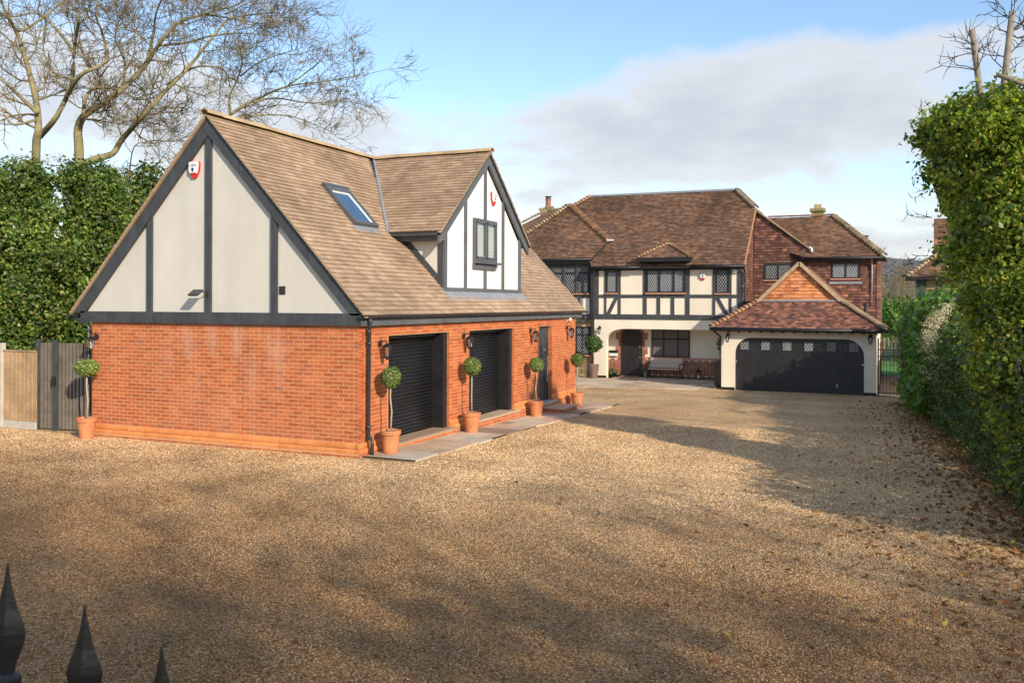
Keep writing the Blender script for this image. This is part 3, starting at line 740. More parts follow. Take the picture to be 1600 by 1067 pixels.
    for z in (2.2, 1.6, .4): m.tube([(-6.72, -.08, z), (-6.72, -.08, z + .07)], .046, 10)
    m.build('downpipe', M['plastic'], G, smooth=True)
    # main roof
    m = MB(); m.prism([(XE, -.07, roofz(XE) - .03), (XR, -.07, ZR - .03), (XEL, -.07, roofz(XEL) - .03), (XEL + .05, -.07, roofz(XEL) - .03), (XR, -.07, ZR - .10), (XE - .05, -.07, roofz(XE) - .03)], (0, 12.25, 0))
    rf = m.build('roof', M['timber'], G)
    Y0, Y1 = -.135, 12.2
    V = Vector((XR - XE, 0, ZR - ZE)).normalized()
    foot = [(-.28, 3.78, roofz(-.28)), (-.28, 8.1, roofz(-.28)), (-1.5, 8.2, roofz(-1.5)), (XR - .2, 6.05, roofz(XR)+.21), (XR - .2, 5.9, roofz(XR)+.21), (-1.5, 3.7, roofz(-1.5))]
    foot = [(p[0], p[1], ZR - sl * (p[0] - XR)) for p in foot]
    SK = [(-2.33, 2.12), (-2.33, 3.02), (-1.53, 3.02), (-1.53, 2.12)]; SK = [(x, y, roofz(x)) for x, y in SK]
    tiles = tile_area([(XE, Y0, ZE), (XE, Y1, ZE), (XR, Y1, ZR), (XR, Y0, ZR)], (XE, Y0, ZE), (0, 1, 0), V, .118, .225, .026, holes=[foot, SK], lift=.0, sag=.004)
    split_pieces(tiles, 'roof_tile', 'roof_tiling', M['gtile'], rf, 300)
    V2 = Vector((XR - XEL, 0, ZR - ZE)).normalized()
    tl = tile_area([(XEL, Y1, ZE), (XEL, Y0, ZE), (XR, Y0, ZR), (XR, Y1, ZR)], (XEL, Y1, ZE), (0, -1, 0), V2, .118, .225, .026)
    m = MB()
    for h in tl: m.hexa(h)
    o = m.build('rear_roof_tiling', M['gtile'], rf); o['kind'] = 'stuff'
    hip_run((XR, Y0, ZR - .03), (XR, Y1, ZR - .03), 'ridge_tile', M['ridge'], rf, .12, .42, lift=.03, flare=1.02)
    # verge stair-step edge of the left slope seen from the gable is given by the tiles themselves
    # dormer
    dr = MB(); XD = -.26; ya, yb, yc = 3.78, 8.1, 5.95; ze, zr = 4.43, 6.55
    dr.prism([(XD, ya, 3.0), (XD, yb, 3.0), (XD, yb, ze - .05), (XD, yc, zr - .25), (XD, ya, ze - .05)], (-.12, 0, 0))
    dm = dr.build('dormer', M['white'], G)
    m = MB(); m.prism([(XD - .12, ya, roofz(XD - .1) - .1), (XD - .12, ya, ze), (-1.75, ya, ze)], (0, .1, 0)); m.build('dormer_cheek', M['cream'], dm)
    m = MB(); m.prism([(XD - .12, yb - .1, roofz(XD - .1) - .1), (XD - .12, yb - .1, ze), (-1.75, yb - .1, ze)], (0, .1, 0)); m.build('dormer_cheek', M['cream'], dm)
    Td = FX(XD)
    s1 = (zr - ze) / (yc - 3.42)
    dz = lambda y: zr - s1 * abs(y - yc)
    ZB2 = 3.19
    fb(Td, ya - .02, yb + .02, ZB2 - .17, ZB2, -.02, .06).build('dormer_beam', M['timber2'], dm)
    for y0, y1 in ((ya - .015, ya + .11), (4.79, 4.89), (5.86, 5.97), (6.93, 7.03), (yb - .11, yb + .015)):
        t0, t1 = dz(y0) - .30, dz(y1) - .30
        if y0 < yc < y1: t0 = t1 = zr - .34
        segs = [(ZB2, None)]
        parts = [(ZB2, t0, t1)] if not (5.8 < y0 < 5.9) else [(ZB2, 3.66, 3.66), (4.88, t0, t1)]
        for lo, q0, q1 in parts:
            m = MB(Td); m.add([(y0, lo, -.01), (y1, lo, -.01), (y1, q1, -.01), (y0, q0, -.01), (y0, lo, .045), (y1, lo, .045), (y1, q1, .045), (y0, q0, .045)], MB.BOXF)
            m.build('dormer_post', M['timber2'], dm)
    fb(Td, ya - .012, ya + .0, 3.0, ze - .1, -.14, .044).build('dormer_corner_board', M['timber'], dm)
    for s in (-1, 1):
        ye = yc + s * 2.55
        m = MB(Td); m.prism([(ye, dz(ye) - .02, .0), (yc, zr - .02, .0), (yc, zr - .36, .0), (ye - s * .33, dz(ye) - .02, 0)], (0, 0, 0)) if False else None
        P = [Td(ye, dz(ye) - .03, .05), Td(yc, zr - .03, .05), Td(yc, zr - .33, .05), Td(ye - s * .12, dz(ye) - .22, .05), Td(ye, dz(ye) - .28, .05)]
        m = MB(); m.prism(P, (.055, 0, 0)); m.build('dormer_barge_board', M['timber2'], dm)
        P = [Td(ye, dz(ye) - .035, .06), Td(yc, zr - .035, .06), Td(yc, zr + .005, .06), Td(ye, dz(ye) + .005, .06)]
        m = MB(); m.prism(P, (.09, 0, 0)); m.build('verge_mortar', M['bedding'], dm)
    m = MB(); m.prism([(XD - .1, ya - .02, roofz(XD - .1) + .02), (XD - .1, ya - .02, roofz(XD - .1) + .22), (-1.62, ya - .02, roofz(-1.62) + .2), (-1.62, ya - .02, roofz(-1.62) + .02)], (0, .018, 0)); m.build('cheek_board', M['timber'], dm)
    fb(FY(ya), -1.75, XD + .05, ze - .21, ze - .03, .0, .22).build('dormer_fascia', M['timber2'], dm)
    gutter((-1.72, 3.46, ze - .01), (XD + .14, 3.46, ze - .01), .05, 'dormer_gutter', M['plastic'], dm)
    gutter((-1.72, 8.44, ze - .01), (XD + .14, 8.44, ze - .01), .05, 'dormer_gutter', M['plastic'], dm)
    # lead apron and valley
    m = MB(); d0 = XD - .02; m.hexa([(d0, ya - .05, roofz(d0) + .02), (d0 + .22, ya - .12, roofz(d0 + .22) + .022), (d0 + .22, yb + .16, roofz(d0 + .22) + .022), (d0, yb + .05, roofz(d0) + .02),
        (d0, ya - .05, roofz(d0) + .06), (d0 + .22, ya - .12, roofz(d0 + .22) + .034), (d0 + .22, yb + .16, roofz(d0 + .22) + .034), (d0, yb + .05, roofz(d0) + .06)]); m.build('lead_apron', M['lead'], dm)
    xd1 = XD + .15
    for s in (-1, 1):
        ye = yc + s * 2.55
        xv = XR + (ZR - dz(ye)) / sl                       # where the dormer eave meets the main roof
        poly = [(xd1, ye, dz(ye)), (xd1, yc, zr), (XR + (ZR - zr) / sl, yc, zr), (xv, ye, dz(ye))]
        Vd = Vector((0, -s * (2.55), zr - dz(ye))).normalized()
        if s < 0: org, U = (xv, ye, dz(ye)), (1, 0, 0)
        else: org, U = (xd1, ye, dz(ye)), (-1, 0, 0)
        m = MB(); pp = [Vector(p) - Vector((0, 0, .04)) for p in poly]; m.prism(pp, (0, 0, -.05)); sl_o = m.build('dormer_roof', M['timber'], dm)
        tl = tile_area(poly, org, U, Vd, .118, .225, .026, sag=.003)
        if s < 0: split_pieces(tl, 'roof_tile', 'dormer_roof_tiling', M['gtile'], dm, 200)
        else:
            m = MB()
            for h in tl: m.hexa(h)
            o = m.build('dormer_roof_tiling', M['gtile'], dm); o['kind'] = 'stuff'
        a = Vector((xv, ye, dz(ye))); b = Vector((XR + .05, yc + s * .03, zr))
        m = MB(); m.tube([a + Vector((.02, s * .02, .02)), b], [.05, .04], 6); m.build('valley_lead', M['lead'], dm)
    hip_run((xd1, yc, zr - .03), (XR + .02, yc, zr - .03), 'ridge_tile', M['ridge'], dm, .115, .42, lift=.03, flare=1.02)
    # dormer window with shutters behind the glass
    m = MB(Td); y0, y1, z0, z1 = 5.25, 6.52, 3.84, 4.87
    for p in ((y0, y0 + .07, z0, z1), (y1 - .07, y1, z0, z1), (y0 + .07, y1 - .07, z1 - .07, z1), (y0 + .07, y1 - .07, z0, z0 + .07), (5.84, 5.93, z0 + .07, z1 - .07)): fbx(m, *p, -.05, .075)
    w = m.build('dormer_window', M['alu'], G)
    fb(Td, y0 + .02, y1 - .02, z0 + .02, z1 - .02, -.06, .002).build('window_back', M['room'], w)
    for u0, u1 in ((y0 + .07, 5.84), (5.93, y1 - .07)):
        me = MB(Td); fbx(me, u0 + .06, u1 - .06, 0, .028, .004, .02); sm = me.mesh('shutter_slat', M['shutter'])
        for k in range(20):
            o = bpy.data.objects.new('shutter_slat', sm); o.location = (0, 0, z0 + .09 + k * .042); link(o, w)
        m = MB(Td); fbx(m, u0, u0 + .05, z0 + .07, z1 - .07, .002, .028); fbx(m, u1 - .05, u1, z0 + .07, z1 - .07, .002, .028); m.build('shutter_stile', M['shutter'], w)
        m = MB(Td); m.poly([(u0, z0 + .07, .045), (u1, z0 + .07, .045), (u1, z1 - .07, .045), (u0, z1 - .07, .045)]); m.build('glass_pane', M['glass'], w)
        m = MB(Td)
        for p in ((u0, u0 + .04, z0 + .07, z1 - .07), (u1 - .04, u1, z0 + .07, z1 - .07), (u0, u1, z0 + .07, z0 + .11), (u0, u1, z1 - .11, z1 - .07)): fbx(m, *p, .05, .085)
        m.build('casement', M['alu'], w)
    fb(Td, y0 - .0, y1 + .12, z0 - .05, z0 - .0, 0, .13).build('window_sill', M['alu'], w)
    fb(Td, y0 - .01, y1 + .01, z0 - .19, z0 - .05, 0, .05).build('apron_board', M['timber2'], w)
    # roof window
    a, b, c, d = [Vector(p) for p in SK]; Nn = Vector((sl, 0, 1)).normalized()
    sk = MB()
    U = Vector((0, 1, 0)); Vv = V
    O = Vector((-1.53, 2.12, roofz(-1.53))); Wd, Hd = .9, Vector((-2.33 + 1.53, 0, roofz(-2.33) - roofz(-1.53))).length
    f = lambda u, v, w: O + U * u + Vv * v + Nn * w
    m = MB(f)
    for p in ((0, .09, 0, Hd), (Wd - .09, Wd, 0, Hd), (.09, Wd - .09, 0, .09), (.09, Wd - .09, Hd - .13, Hd)): fbx(m, *p, -.02, .10)
    w = m.build('roof_window', M['alu'], G)
    m = MB(f); fbx(m, .05, Wd - .05, .05, Hd - .05, -.2, -.15); m.build('window_back', M['room'], w)
    m = MB(f)
    for p in ((.09, .13, .09, Hd - .13), (Wd - .13, Wd - .09, .09, Hd - .13), (.13, Wd - .13, .09, .13), (.13, Wd - .13, Hd - .17, Hd - .13)): fbx(m, *p, -.1, .07)
    m.build('sash', M['whitepaint'], w)
    m = MB(f); m.poly([(.09, .09, .05), (Wd - .09, .09, .05), (Wd - .09, Hd - .13, .05), (.09, Hd - .13, .05)]); m.build('glass_pane', M['skyglass'], w)
    m = MB(f); fbx(m, -.05, Wd + .05, -.16, .0, .012, .03); m.build('lead_apron', M['lead'], w)
    m = MB(f); fbx(m, -.03, Wd + .03, Hd, Hd + .06, .01, .11); m.build('hood', M['alu'], w)
garage()

# ------------------------------------------------------------------ fittings on the garage
def lantern():
    r = thing('wall_lantern', '', 'lantern', (0, 0, 0), 'black coach lanterns on the walls')
    m = MB(); m.lathe([(.045, -.02), (.06, -.012), (.06, .012), (.03, .02)], n=12); m.v = [(x, z - .02, y) for x, y, z in m.v]
    m.build('wall_plate', M['iron'], r)
    m = MB(); m.tube([(0, 0, 0), (0, -.06, .05), (0, -.13, .06), (0, -.17, .02), (0, -.17, -.01)], .011, 8); m.tube([(0, -.02, .03), (0, -.05, .11), (0, -.02, .13)], .007, 6); m.build('bracket', M['iron'], r, smooth=True)
    c = (0, -.17, 0)
    m = MB(); m.lathe([(.012, .02), (.03, 0), (.05, -.015), (.10, -.055), (.105, -.065), (.08, -.066)], c, 6); m.build('roof_cap', M['iron'], r)
    m = MB()
    for k in range(6):
        th = math.pi / 3 * k; m.tube([(.083 * math.cos(th), -.17 + .083 * math.sin(th), -.065), (.05 * math.cos(th), -.17 + .05 * math.sin(th), -.25)], .006, 4)
    m.lathe([(.02, -.30), (.03, -.275), (.055, -.26), (.055, -.245), (.01, -.24)], c, 6); m.build('cage', M['iron'], r)
    m = MB(); m.lathe([(.046, -.243), (.078, -.068)], c, 6); m.build('glass', M['lampglass'], r)
    m = MB(); m.lathe([(.012, -.24), (.012, -.16), (.018, -.13), (.006, -.09)], c, 8); m.build('bulb', M['plwhite'], r)
    return r
LN = lantern(); q = math.pi / 2
place(LN, True, (-6.55, -.005, 2.10), 0, 'black coach lantern on the gable wall beside the grey slatted gate')
for k, (y, z, lb) in enumerate(((.70, 2.06, 'black coach lantern between the downpipe and the first roller door'), (4.24, 2.09, 'black coach lantern on the brick pier between both roller doors'),
        (8.22, 2.1, 'black coach lantern on brick between roller door and narrow door'), (11.05, 2.11, 'black coach lantern at the far end of the brick front'))):
    place(LN, False, (.006, y, z), q, lb)
place(LN, False, (-3.2, 24.19, 1.76), 0, 'black coach lantern on the cream porch pillar above the bay tree')
place(LN, False, (3.05, 20.69, 1.66), 0, 'black coach lantern left of the wide arched garage door')
place(LN, False, (8.1, 20.69, 1.7), 0, 'black coach lantern right of the wide door next to the iron gate')
def alarm_box():
    r = thing('alarm_box', '', 'alarm box', (0, 0, 0), 'red and white burglar alarm boxes')
    prof = [(-.135, .13), (-.10, .165), (.10, .165), (.135, .13), (.12, -.03), (.05, -.165), (-.05, -.165), (-.12, -.03)]
    m = MB(FY(0)); n = 8
    for w0, w1, sc in ((0, .045, 1.0),):
        vs = [(u, v, 0) for u, v in prof] + [(u, v, .05) for u, v in prof]
        m.add(vs, [tuple(range(n)), tuple(range(n, 2 * n))[::-1]] + [(i, (i + 1) % n, n + (i + 1) % n, n + i) for i in range(n)])
    m.build('base', M['plred'], r)
    up = [(-.128, .128), (-.095, .16), (.095, .16), (.128, .128), (.113, -.03), (.088, -.085), (-.088, -.085), (-.113, -.03)]
    m = MB(FY(0)); vs = [(u, v, .05) for u, v in up] + [(u * .86, v * .88 + .005, .085) for u, v in up]
    m.add(vs, [tuple(range(n)), tuple(range(n, 2 * n))[::-1]] + [(i, (i + 1) % n, n + (i + 1) % n, n + i) for i in range(n)]); cv = m.build('cover', M['plwhite'], r)
    fc = bpy.data.curves.new('lettering', 'FONT'); fc.body = 'Cobra'; fc.size = .085; fc.align_x = 'CENTER'; fc.extrude = .001
    to = bpy.data.objects.new('tmp', fc); COL.objects.link(to); dg = bpy.context.evaluated_depsgraph_get()
    me = bpy.data.meshes.new_from_object(to.evaluated_get(dg)); bpy.data.objects.remove(to); me.materials.clear(); me.materials.append(M['ink'])
    for v in me.vertices: x, y, z = v.co; v.co = (x, -.0862 - z, y + .055)
    o = bpy.data.objects.new('lettering', me); link(o, cv)
    m = MB(FY(0)); m.prism([(-.03, .025, .0865), (.03, .025, .0865), (.035, -.01, .0865), (.012, -.055, .0865), (-.012, -.055, .0865), (-.035, -.01, .0865)], (0, 0, .002)) if False else None
    m = MB(); m.prism([(-.028, -.0865, .03), (.028, -.0865, .03), (.034, -.0865, 0), (.01, -.0865, -.055), (-.01, -.0865, -.055), (-.034, -.0865, 0)], (0, -.0015, 0)); m.build('emblem', M['ink'], cv)
    return r
AB = alarm_box()
place(AB, True, (-3.87, -.004, 5.49), 0, 'red and white alarm box high on the big cream gable')
place(AB, False, (-.256, 6.38, 5.44), q, 'red and white alarm box on the white dormer gable')
place(AB, False, (1.37, 24.195, 4.0), 0, 'red and white alarm box on the house between timbered windows')
r = thing('floodlight', 'small tilted floodlight fixed to the middle post of the big gable', 'floodlight', (-3.5, -.06, 3.0))
m = MB(); m.box(-3.53, -3.47, -.075, -.052, 2.96, 3.06); m.tube([(-3.5, -.07, 3.02), (-3.53, -.2, 3.05)], .012, 6); m.build('bracket', M['plastic'], r)
m = MB(); c = Vector((-3.6, -.24, 3.03)); m.hexa([c + Vector(p) for p in ((-.13, -.10, -.07), (.11, -.10, -.07), (.11, .06, .03), (-.13, .06, .03), (-.13, -.12, -.04), (.11, -.12, -.04), (.11, .04, .06), (-.13, .04, .06))]); h = m.build('lamp_head', M['plastic'], r)
m = MB(); m.hexa([c + Vector(p) + Vector((0, -.002, -.003)) for p in ((-.10, -.092, -.072), (.08, -.092, -.072), (.08, .045, .014), (-.10, .045, .014), (-.10, -.085, -.066), (.08, -.085, -.066), (.08, .05, .02), (-.10, .05, .02))]); m.build('lens', M['plwhite'], h)
r = thing('air_vent', 'small dark square air vent on the big gable beside the right post', 'vent', (-1.72, 0, 3.0))
fb(FY(0), -1.79, -1.65, 2.99, 3.15, -.01, .012).build('frame', M['plastic'], r)
for k in range(5): fb(FY(0), -1.775, -1.665, 3.005 + k * .028, 3.022 + k * .028, .012, .026).build('louvre', M['plastic'], r)
r = thing('motion_sensor', 'small white round motion sensor under the far end of the garage fascia', 'sensor', (.0, 11.1, 2.3))
m = MB(); m.lathe([(.01, -.05), (.04, -.035), (.05, 0), (.04, .035), (.01, .05)], (.09, 11.15, 2.36), 10); m.build('dome', M['plwhite'], r, smooth=True)
m = MB(); m.tube([(0, 11.1, 2.33), (.07, 11.14, 2.35)], .015, 6); m.build('arm', M['plwhite'], r)

# ------------------------------------------------------------------ paving in front of the garage
def paving(name, rows, dz, label=None):
    """rows: list of (x0, x1, y0, y1) slabs"""
    root = bpy.data.objects.new(name, None); COL.objects.link(root); props(root, kind='structure')
    for x0, x1, y0, y1 in rows:
        g = .007; j = RND.uniform(-.003, .003); cx, cy = (x0 + x1) / 2, (y0 + y1) / 2
        m = MB(); pts = []
        for z in (-.05, 0): pts += [(x - cx, y - cy, dz(x, y) - dz(cx, cy) + z + j) for x, y in ((x0 + g, y0 + g), (x1 - g, y0 + g), (x1 - g, y1 - g), (x0 + g, y1 - g))]
        m.hexa(pts); o = bpy.data.objects.new('slab', m.mesh('slab', M['slab'])); o.location = (cx, cy, dz(cx, cy)); link(o, root)
    return root
rows = []; y = .06
while y < 12.4:
    h = RND.choice((.56, .58, .86)); y1 = min(y + h, 12.6); a = RND.choice((.36, .56, .80)); 
    rows += [(.066, a + .1, y, y1), (a + .1, 1.2 + RND.uniform(-.06, .06), y, y1)]; y = y1
PZ = lambda x, y: gz(x, y) + .035
paving('front_paving', rows, PZ)
m = MB(); 
for k in range(24):
    y0, y1 = .05 + k * .525, .05 + (k + 1) * .525
    m.hexa([(.06, y0, PZ(0, y0) - .06), (1.17, y0, PZ(0, y0) - .06), (1.17, y1, PZ(0, y1) - .06), (.06, y1, PZ(0, y1) - .06), (.06, y0, PZ(0, y0) - .006), (1.17, y0, PZ(0, y0) - .006), (1.17, y1, PZ(0, y1) - .006), (.06, y1, PZ(0, y1) - .006)])
m.build('paving_bed', M['soil'], kind='structure')
st = thing('door_step', 'low brick step with stone top below the narrow dark door', 'step', (.45, 9.5, -.2))
zz = PZ(.3, 9.4)
hx = brick_rows(FX(.72), 8.95, 10.0, zz - .02, zz + .1, proud=.002, depth=.1) + brick_rows(FY(8.95), .12, .72, zz - .02, zz + .1, proud=.002, depth=.1)
for h in hx: MB().hexa(h).build('brick', M['brick'], st)
MB().box(.12, .719, 8.952, 10.0, zz - .1, zz + .085).build('core', M['mortar'], st)
MB().box(.1, .74, 8.93, 10.02, zz + .1, zz + .135).build('top_slab', M['slab'], st)

# ------------------------------------------------------------------ potted topiary
def topiary(name, pot_prof, pot_mat, stem_h, stem_r, ball_c, ball_r, nleaf, lsize, lmat, group, lump=.4):
    r = thing(name, '', 'topiary', (0, 0, 0), group)
    p = MB().lathe(pot_prof, n=24).build('pot', pot_mat, r, smooth=False)
    rim = max(a for a, b in pot_prof); top = max(b for a, b in pot_prof)
    MB().lathe([(rim * .86, top - .04), (rim * .86, top - .03), (.01, top - .02)], n=20).build('soil', M['soil'], r)
    MB().tube([(0, 0, top - .05), (.02, .012, top + (stem_h - top) * .4), (-.006, 0, top + (stem_h - top) * .7), (0, 0, stem_h)], [stem_r * 1.2, stem_r, stem_r, stem_r * .9], 8).build('trunk', M['stem'], r, smooth=True)
    b = [(0, 0, ball_c, *ball_r)]
    core = [(0, 0, ball_c, ball_r[0] * .72, ball_r[1] * .72, ball_r[2] * .72)]
    P1, n1 = blob_points(b, nleaf, .22, .05, lump); P2, n2 = blob_points(core, nleaf // 2, .35, 0, lump)
    P = np.concatenate([P1, P2]); nr = np.concatenate([n1, n2])
    o = bpy.data.objects.new('crown', leaf_mesh(P, nr, lsize * NR.uniform(.6, 1.3, len(P)), 'crown', lmat, 1.4)); link(o, r); o['kind'] = 'stuff'
    m = MB()
    for k in range(40):
        d = Vector((RND.gauss(0, 1), RND.gauss(0, 1), RND.gauss(0, 1))).normalized(); m.tube([(0, 0, ball_c - ball_r[2] * .5), Vector((0, 0, ball_c)) + Vector((d.x * ball_r[0], d.y * ball_r[1], d.z * ball_r[2])) * .9], .004, 3)
    m.build('branches', M['darkbark'], r)
    return r
TP = [(.135, 0), (.14, .01), (.178, .30), (.182, .345), (.205, .35), (.21, .42), (.20, .43), (.185, .43), (.178, .40)]
T1 = topiary('potted_topiary', TP, M['terracotta'], 1.28, .016, 1.42, (.195, .195, .195), 2600, .032, M['box'], 'clipped topiary balls in terracotta pots')
for k, (px, sc, lb) in enumerate(((610, 1, 'clipped ball topiary in terracotta pot beside the first roller door and downpipe'), (737, 1., 'clipped ball topiary in terracotta pot on the pier between both roller doors'),
        (838, .98, 'clipped ball topiary in terracotta pot between roller door and narrow door'), (901.5, .97, 'clipped ball topiary in terracotta pot at the far corner of the garage'))):
    yy = ax(px, 700 - (px - 610) * .24, .36 if k < 3 else .42).y
    place(T1, k == 0, (.36 if k < 3 else .42, yy, PZ(.4, yy) - .002), k * 1.7, lb, (sc * (.95, .90, 1.0, 1.02)[k], sc * (.95, .98, .92, .96)[k], sc * (1, 1.03, .97, 1.0)[k]))
T2 = topiary('potted_topiary', [(a * .98, b) for a, b in TP], M['terracotta'], 1.34, .018, 1.47, (.235, .235, .175), 2600, .032, M['box'], 'clipped topiary balls in terracotta pots')
place(T2, True, (-6.42, -.38, 0.0), 0, 'flattened box topiary in terracotta pot beside the slatted gate')
BP = [(.17, 0), (.18, .01), (.25, .45), (.265, .60), (.28, .605), (.28, .645), (.25, .65), (.24, .6)]
T3 = topiary('potted_bay_tree', BP, M['pot2'], 1.35, .022, 1.62, (.42, .40, .36), 1800, .09, M['bay'], None)
place(T3, True, (-3.25, 23.45, -.44), 0, 'round bay tree in a tall brown pot before the porch pillar', (.88, .88, .93))
T4 = topiary('potted_bay_tree', [(a * .95, b) for a, b in BP], M['terracotta'], 1.35, .022, 1.62, (.42, .40, .45), 1500, .09, M['bay'], None)
place(T4, True, (2.62, 23.2, -.44), 0, 'bay tree in a terracotta pot half hidden behind the black-doored garage')

# ------------------------------------------------------------------ leaded windows
def lattice(T, u0, u1, v0, v1, w, du=.105, dv=.17, t=.011):
    m = MB(T)
    k0 = -int((v1 - v0) / dv) - 2; k1 = int((u1 - u0) / du) + 2
    for s in (1, -1):
        for k in range(k0 - 2, k1 + 3):
            # line: (u-u0)/du - s*(v-v0)/dv = k
            pts = []
            for v in (v0, v1):
                u = u0 + du * (k + s * (v - v0) / dv)
                pts.append((u, v))
            (ua, va), (ub, vb) = pts
            if ua > ub: ua, va, ub, vb = ub, vb, ua, va
            if ub <= u0 or ua >= u1: continue
            if ua < u0: va = va + (vb - va) * (u0 - ua) / (ub - ua); ua = u0
            if ub > u1: vb = va + (vb - va) * (u1 - ua) / (ub - ua); ub = u1
            L_ = math.hypot(ub - ua, vb - va)
            if L_ < .02: continue
            nx, ny = -(vb - va) / L_ * t / 2, (ub - ua) / L_ * t / 2
            m.add([(ua + nx, va + ny, w), (ua - nx, va - ny, w), (ub - nx, vb - ny, w), (ub + nx, vb + ny, w)], [(0, 1, 2, 3)])
    return m
def window(parent, T, u0, u1, v0, v1, us=(), vt=None, glass='glassdark', frame='black', fw=.055, w=.05, back=-.04, lead=True, sill='sill', came_t=.012):
    """frame with lights split at us and one transom vt; panes and lead lattices are sub-parts"""
    m = MB(T)
    fbx(m, u0, u0 + fw, v0, v1, back, w); fbx(m, u1 - fw, u1, v0, v1, back, w); fbx(m, u0 + fw, u1 - fw, v1 - fw, v1, back, w - .002); fbx(m, u0 + fw, u1 - fw, v0, v0 + fw, back, w - .002)
    for u in us: fbx(m, u - fw * .6, u + fw * .6, v0 + fw, v1 - fw, back, w - .004)
    if vt: fbx(m, u0 + fw, u1 - fw, vt - fw * .6, vt + fw * .6, back, w - .006)
    o = m.build('window', M[frame], parent)
    ux = [u0 + fw] + [q for u in us for q in (u - fw * .6, u + fw * .6)] + [u1 - fw]
    vx = [v0 + fw] + ([vt - fw * .6, vt + fw * .6] if vt else []) + [v1 - fw]
    gi = 0
    for a, b in zip(ux[0::2], ux[1::2]):
        for c, d in zip(vx[0::2], vx[1::2]):
            g = glass[gi % len(glass)] if isinstance(glass, (list, tuple)) else glass; gi += 1
            tl = RND.uniform(-.004, .004)
            p = MB(T); p.add([(a, c, w * .3 + tl), (b, c, w * .3 - tl), (b, d, w * .3), (a, d, w * .3)], [(0, 1, 2, 3)]); p.build('glass_pane', M[g], o)
            if lead: lattice(T, a, b, c, d, w * .3 + .012, t=came_t).build('lead_lattice', M['came'], o)
    if sill: fb(T, u0 - .04, u1 + .04, v0 - .055, v0, -.01, w + .04).build('window_sill', M[sill], o)
    return o
def join_hexas(hx, name, mat, parent):
    m = MB()
    for h in hx: m.hexa(h)
    o = m.build(name, mat, parent); o['kind'] = 'stuff'; return o
def hgutter(p, q, r, parent, mat=None, name='gutter'):
    m = MB(); p, q = Vector(p), Vector(q); m.tube([p, q], r, 8); return m.build(name, mat or M['black'], parent, smooth=True)

